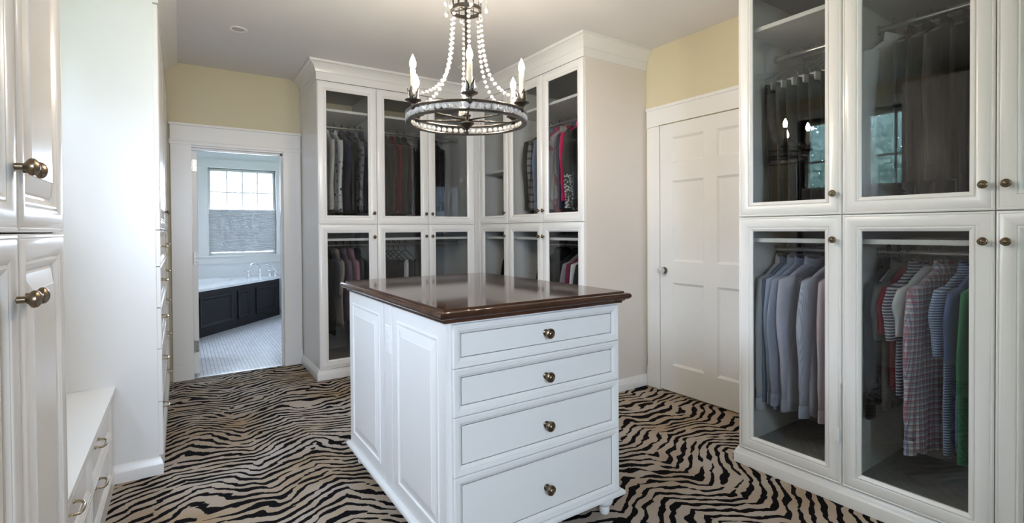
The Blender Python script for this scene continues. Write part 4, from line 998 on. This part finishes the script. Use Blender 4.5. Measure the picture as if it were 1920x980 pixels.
rowY(XRD, ZLD, [
 (1.470, 'shirt', 'white dress shirt against the end panel of the pale-shirt cupboard', wht2, dict(L=0.84, W=0.20, sleeve=0.66, h='wire', turn=-0.02)),
 (1.440, 'shirt', 'steel blue dress shirt second from the end panel', slt, dict(L=0.86, W=0.195, sleeve=0.62, D=0.013, h='wire', turn=-0.08)),
 (1.402, 'shirt', 'pale blue dress shirt between steel blue and blue-grey shirts', sky, dict(L=0.86, W=0.20, sleeve=0.62, D=0.013, h='wire', turn=-0.14)),
 (1.362, 'shirt', 'blue-grey dress shirt next to the lavender shirt', lav2, dict(L=0.86, W=0.20, sleeve=0.62, D=0.013, h='wire', turn=-0.19)),
 (1.305, 'shirt', 'lavender dress shirt with a standing collar in plain view', lav, dict(L=0.84, W=0.205, sleeve=0.64, h='wire', placket=PLASTIC, turn=-0.26)),
 (1.250, 'hanger', 'empty', wht2, dict(h='wire', turn=-0.25)),
 (1.200, 'shirt', 'blue-grey striped dress shirt beside the pale pink shirt', fabric('fine_stripe', (0.38, 0.41, 0.52), 'vstripe', (0.52, 0.54, 0.63), 160), dict(L=0.84, W=0.205, sleeve=0.64, h='wire', turn=-0.22)),
 (1.140, 'shirt', 'pale pink dress shirt near the door gap', pk, dict(L=0.84, W=0.205, sleeve=0.64, h='wire', turn=-0.13)),
 (1.095, 'shirt', 'white dotted dress shirt at the divider', fabric('white_fine_dots', (0.60, 0.60, 0.62), 'spots', (0.25, 0.27, 0.33), 110), dict(L=0.86, W=0.20, sleeve=0.64, D=0.013, h='wire', turn=-0.05)),
], wh, 540)
wh = 'with the striped tops'
nstr = fabric('navy_white_stripe', (0.05, 0.05, 0.09), 'hstripe', (0.52, 0.50, 0.54), 75); plaid = fabric('red_blue_plaid', (0.66, 0.66, 0.70), 'plaid', (0.34, 0.05, 0.11), 38, (0.08, 0.11, 0.26))
bstr = fabric('blue_white_stripe', (0.07, 0.12, 0.28), 'hstripe', (0.42, 0.48, 0.60), 95); gren = fabric('green_cotton', (0.045, 0.22, 0.10)); lil = fabric('lilac_cotton', (0.33, 0.29, 0.44)); blu = fabric('mid_blue_cotton', (0.10, 0.14, 0.30)); taupe = fabric('taupe_cloth', (0.16, 0.15, 0.15))
dred = fabric('deep_red_cloth', (0.22, 0.015, 0.03))
rowY(XRD, ZLD, [
 (0.975, 'jacket', 'black fleece against the divider of the striped-top cupboard', blk, dict(L=0.70, W=0.19)),
 (0.932, 'shirt', 'taupe polo beside the cardboard-shouldered hanger', taupe, dict(L=0.72, W=0.19, sleeve=0.25, turn=-0.04)),
 (0.895, 'tshirt', 'deep red tshirt below the striped one', dred, dict(cat='t-shirt', L=0.62, W=0.19, sleeve=0.22, collar=False, turn=-0.08)),
 (0.858, 'tshirt', 'navy and white narrow-striped tshirt beside the plaid shirt', nstr, dict(cat='t-shirt', L=0.64, W=0.205, sleeve=0.24, h='wire', turn=-0.13)),
 (0.815, 'tshirt', 'plain white tshirt between striped and plaid tops', whtc, dict(cat='t-shirt', L=0.60, W=0.19, sleeve=0.22, collar=False, D=0.013, h='wire', turn=-0.19)),
 (0.765, 'shirt', 'red, white and blue plaid long-sleeved shirt', plaid, dict(L=0.86, W=0.21, sleeve=0.66, h='white', placket=PLASTIC, turn=-0.22)),
 (0.682, 'shirt', 'blue and white striped shirt beside the green one', bstr, dict(L=0.84, W=0.205, sleeve=0.28, h='white', turn=-0.2)),
 (0.640, 'shirt', 'mid-blue shirt between the striped and the green shirt', blu, dict(L=0.82, W=0.20, sleeve=0.30, D=0.013, h='white', turn=-0.2)),
 (0.600, 'shirt', 'green long shirt beside the mid-blue one', gren, dict(L=0.84, W=0.205, sleeve=0.64, D=0.013, h='white', turn=-0.2)),
 (0.552, 'shirt', 'lilac shirt behind the door stile', lil, dict(L=0.86, W=0.205, sleeve=0.64, h='white', turn=-0.2)),
], wh, 580)
# cardboard shoulder cover printed by the cleaner
t = thing('hanger_cover', 'white cardboard shoulder cover with dark lettering on a hanger', 'hanger cover', MR((XRD, 0.951, ZLD), 'y', -0.03))
link('board', MB().loft([[(-0.19, -0.004, -0.165), (0.19, -0.004, -0.165), (0.03, -0.003, -0.085), (-0.03, -0.003, -0.085)], [(-0.19, 0.004, -0.165), (0.19, 0.004, -0.165), (0.03, 0.003, -0.085), (-0.03, 0.003, -0.085)]]).mesh('board', CARD), t, None, True)

ink = MB()
def stroke(a, b, w_=0.0035):
    d = (Vector((b[0], 0, b[1]))-Vector((a[0], 0, a[1]))); nn = Vector((-d.z, 0, d.x)).normalized()*w_
    q = [(a[0]+nn.x, a[1]+nn.z), (a[0]-nn.x, a[1]-nn.z), (b[0]-nn.x, b[1]-nn.z), (b[0]+nn.x, b[1]+nn.z)]
    ink.add([(x, 0.0042, z) for x, z in q]+[(x, 0.0048, z) for x, z in q], [(0, 1, 2, 3), (4, 7, 6, 5), (0, 4, 5, 1), (1, 5, 6, 2), (2, 6, 7, 3), (3, 7, 4, 0)])
W0 = [(-0.045, -0.100), (-0.033, -0.128), (-0.022, -0.106), (-0.011, -0.128), (0.001, -0.100)]
for a_, b_ in zip(W0, W0[1:]): stroke(a_, b_)
for x_ in (0.014, 0.030, 0.044): stroke((x_, -0.104), (x_, -0.126), 0.0025)
for k_ in range(9): stroke((-0.075+k_*0.018, -0.139), (-0.071+k_*0.018+0.004*(k_ % 2), -0.156), 0.0022)
link('lettering', ink.mesh('lettering', INK), t, None, True)
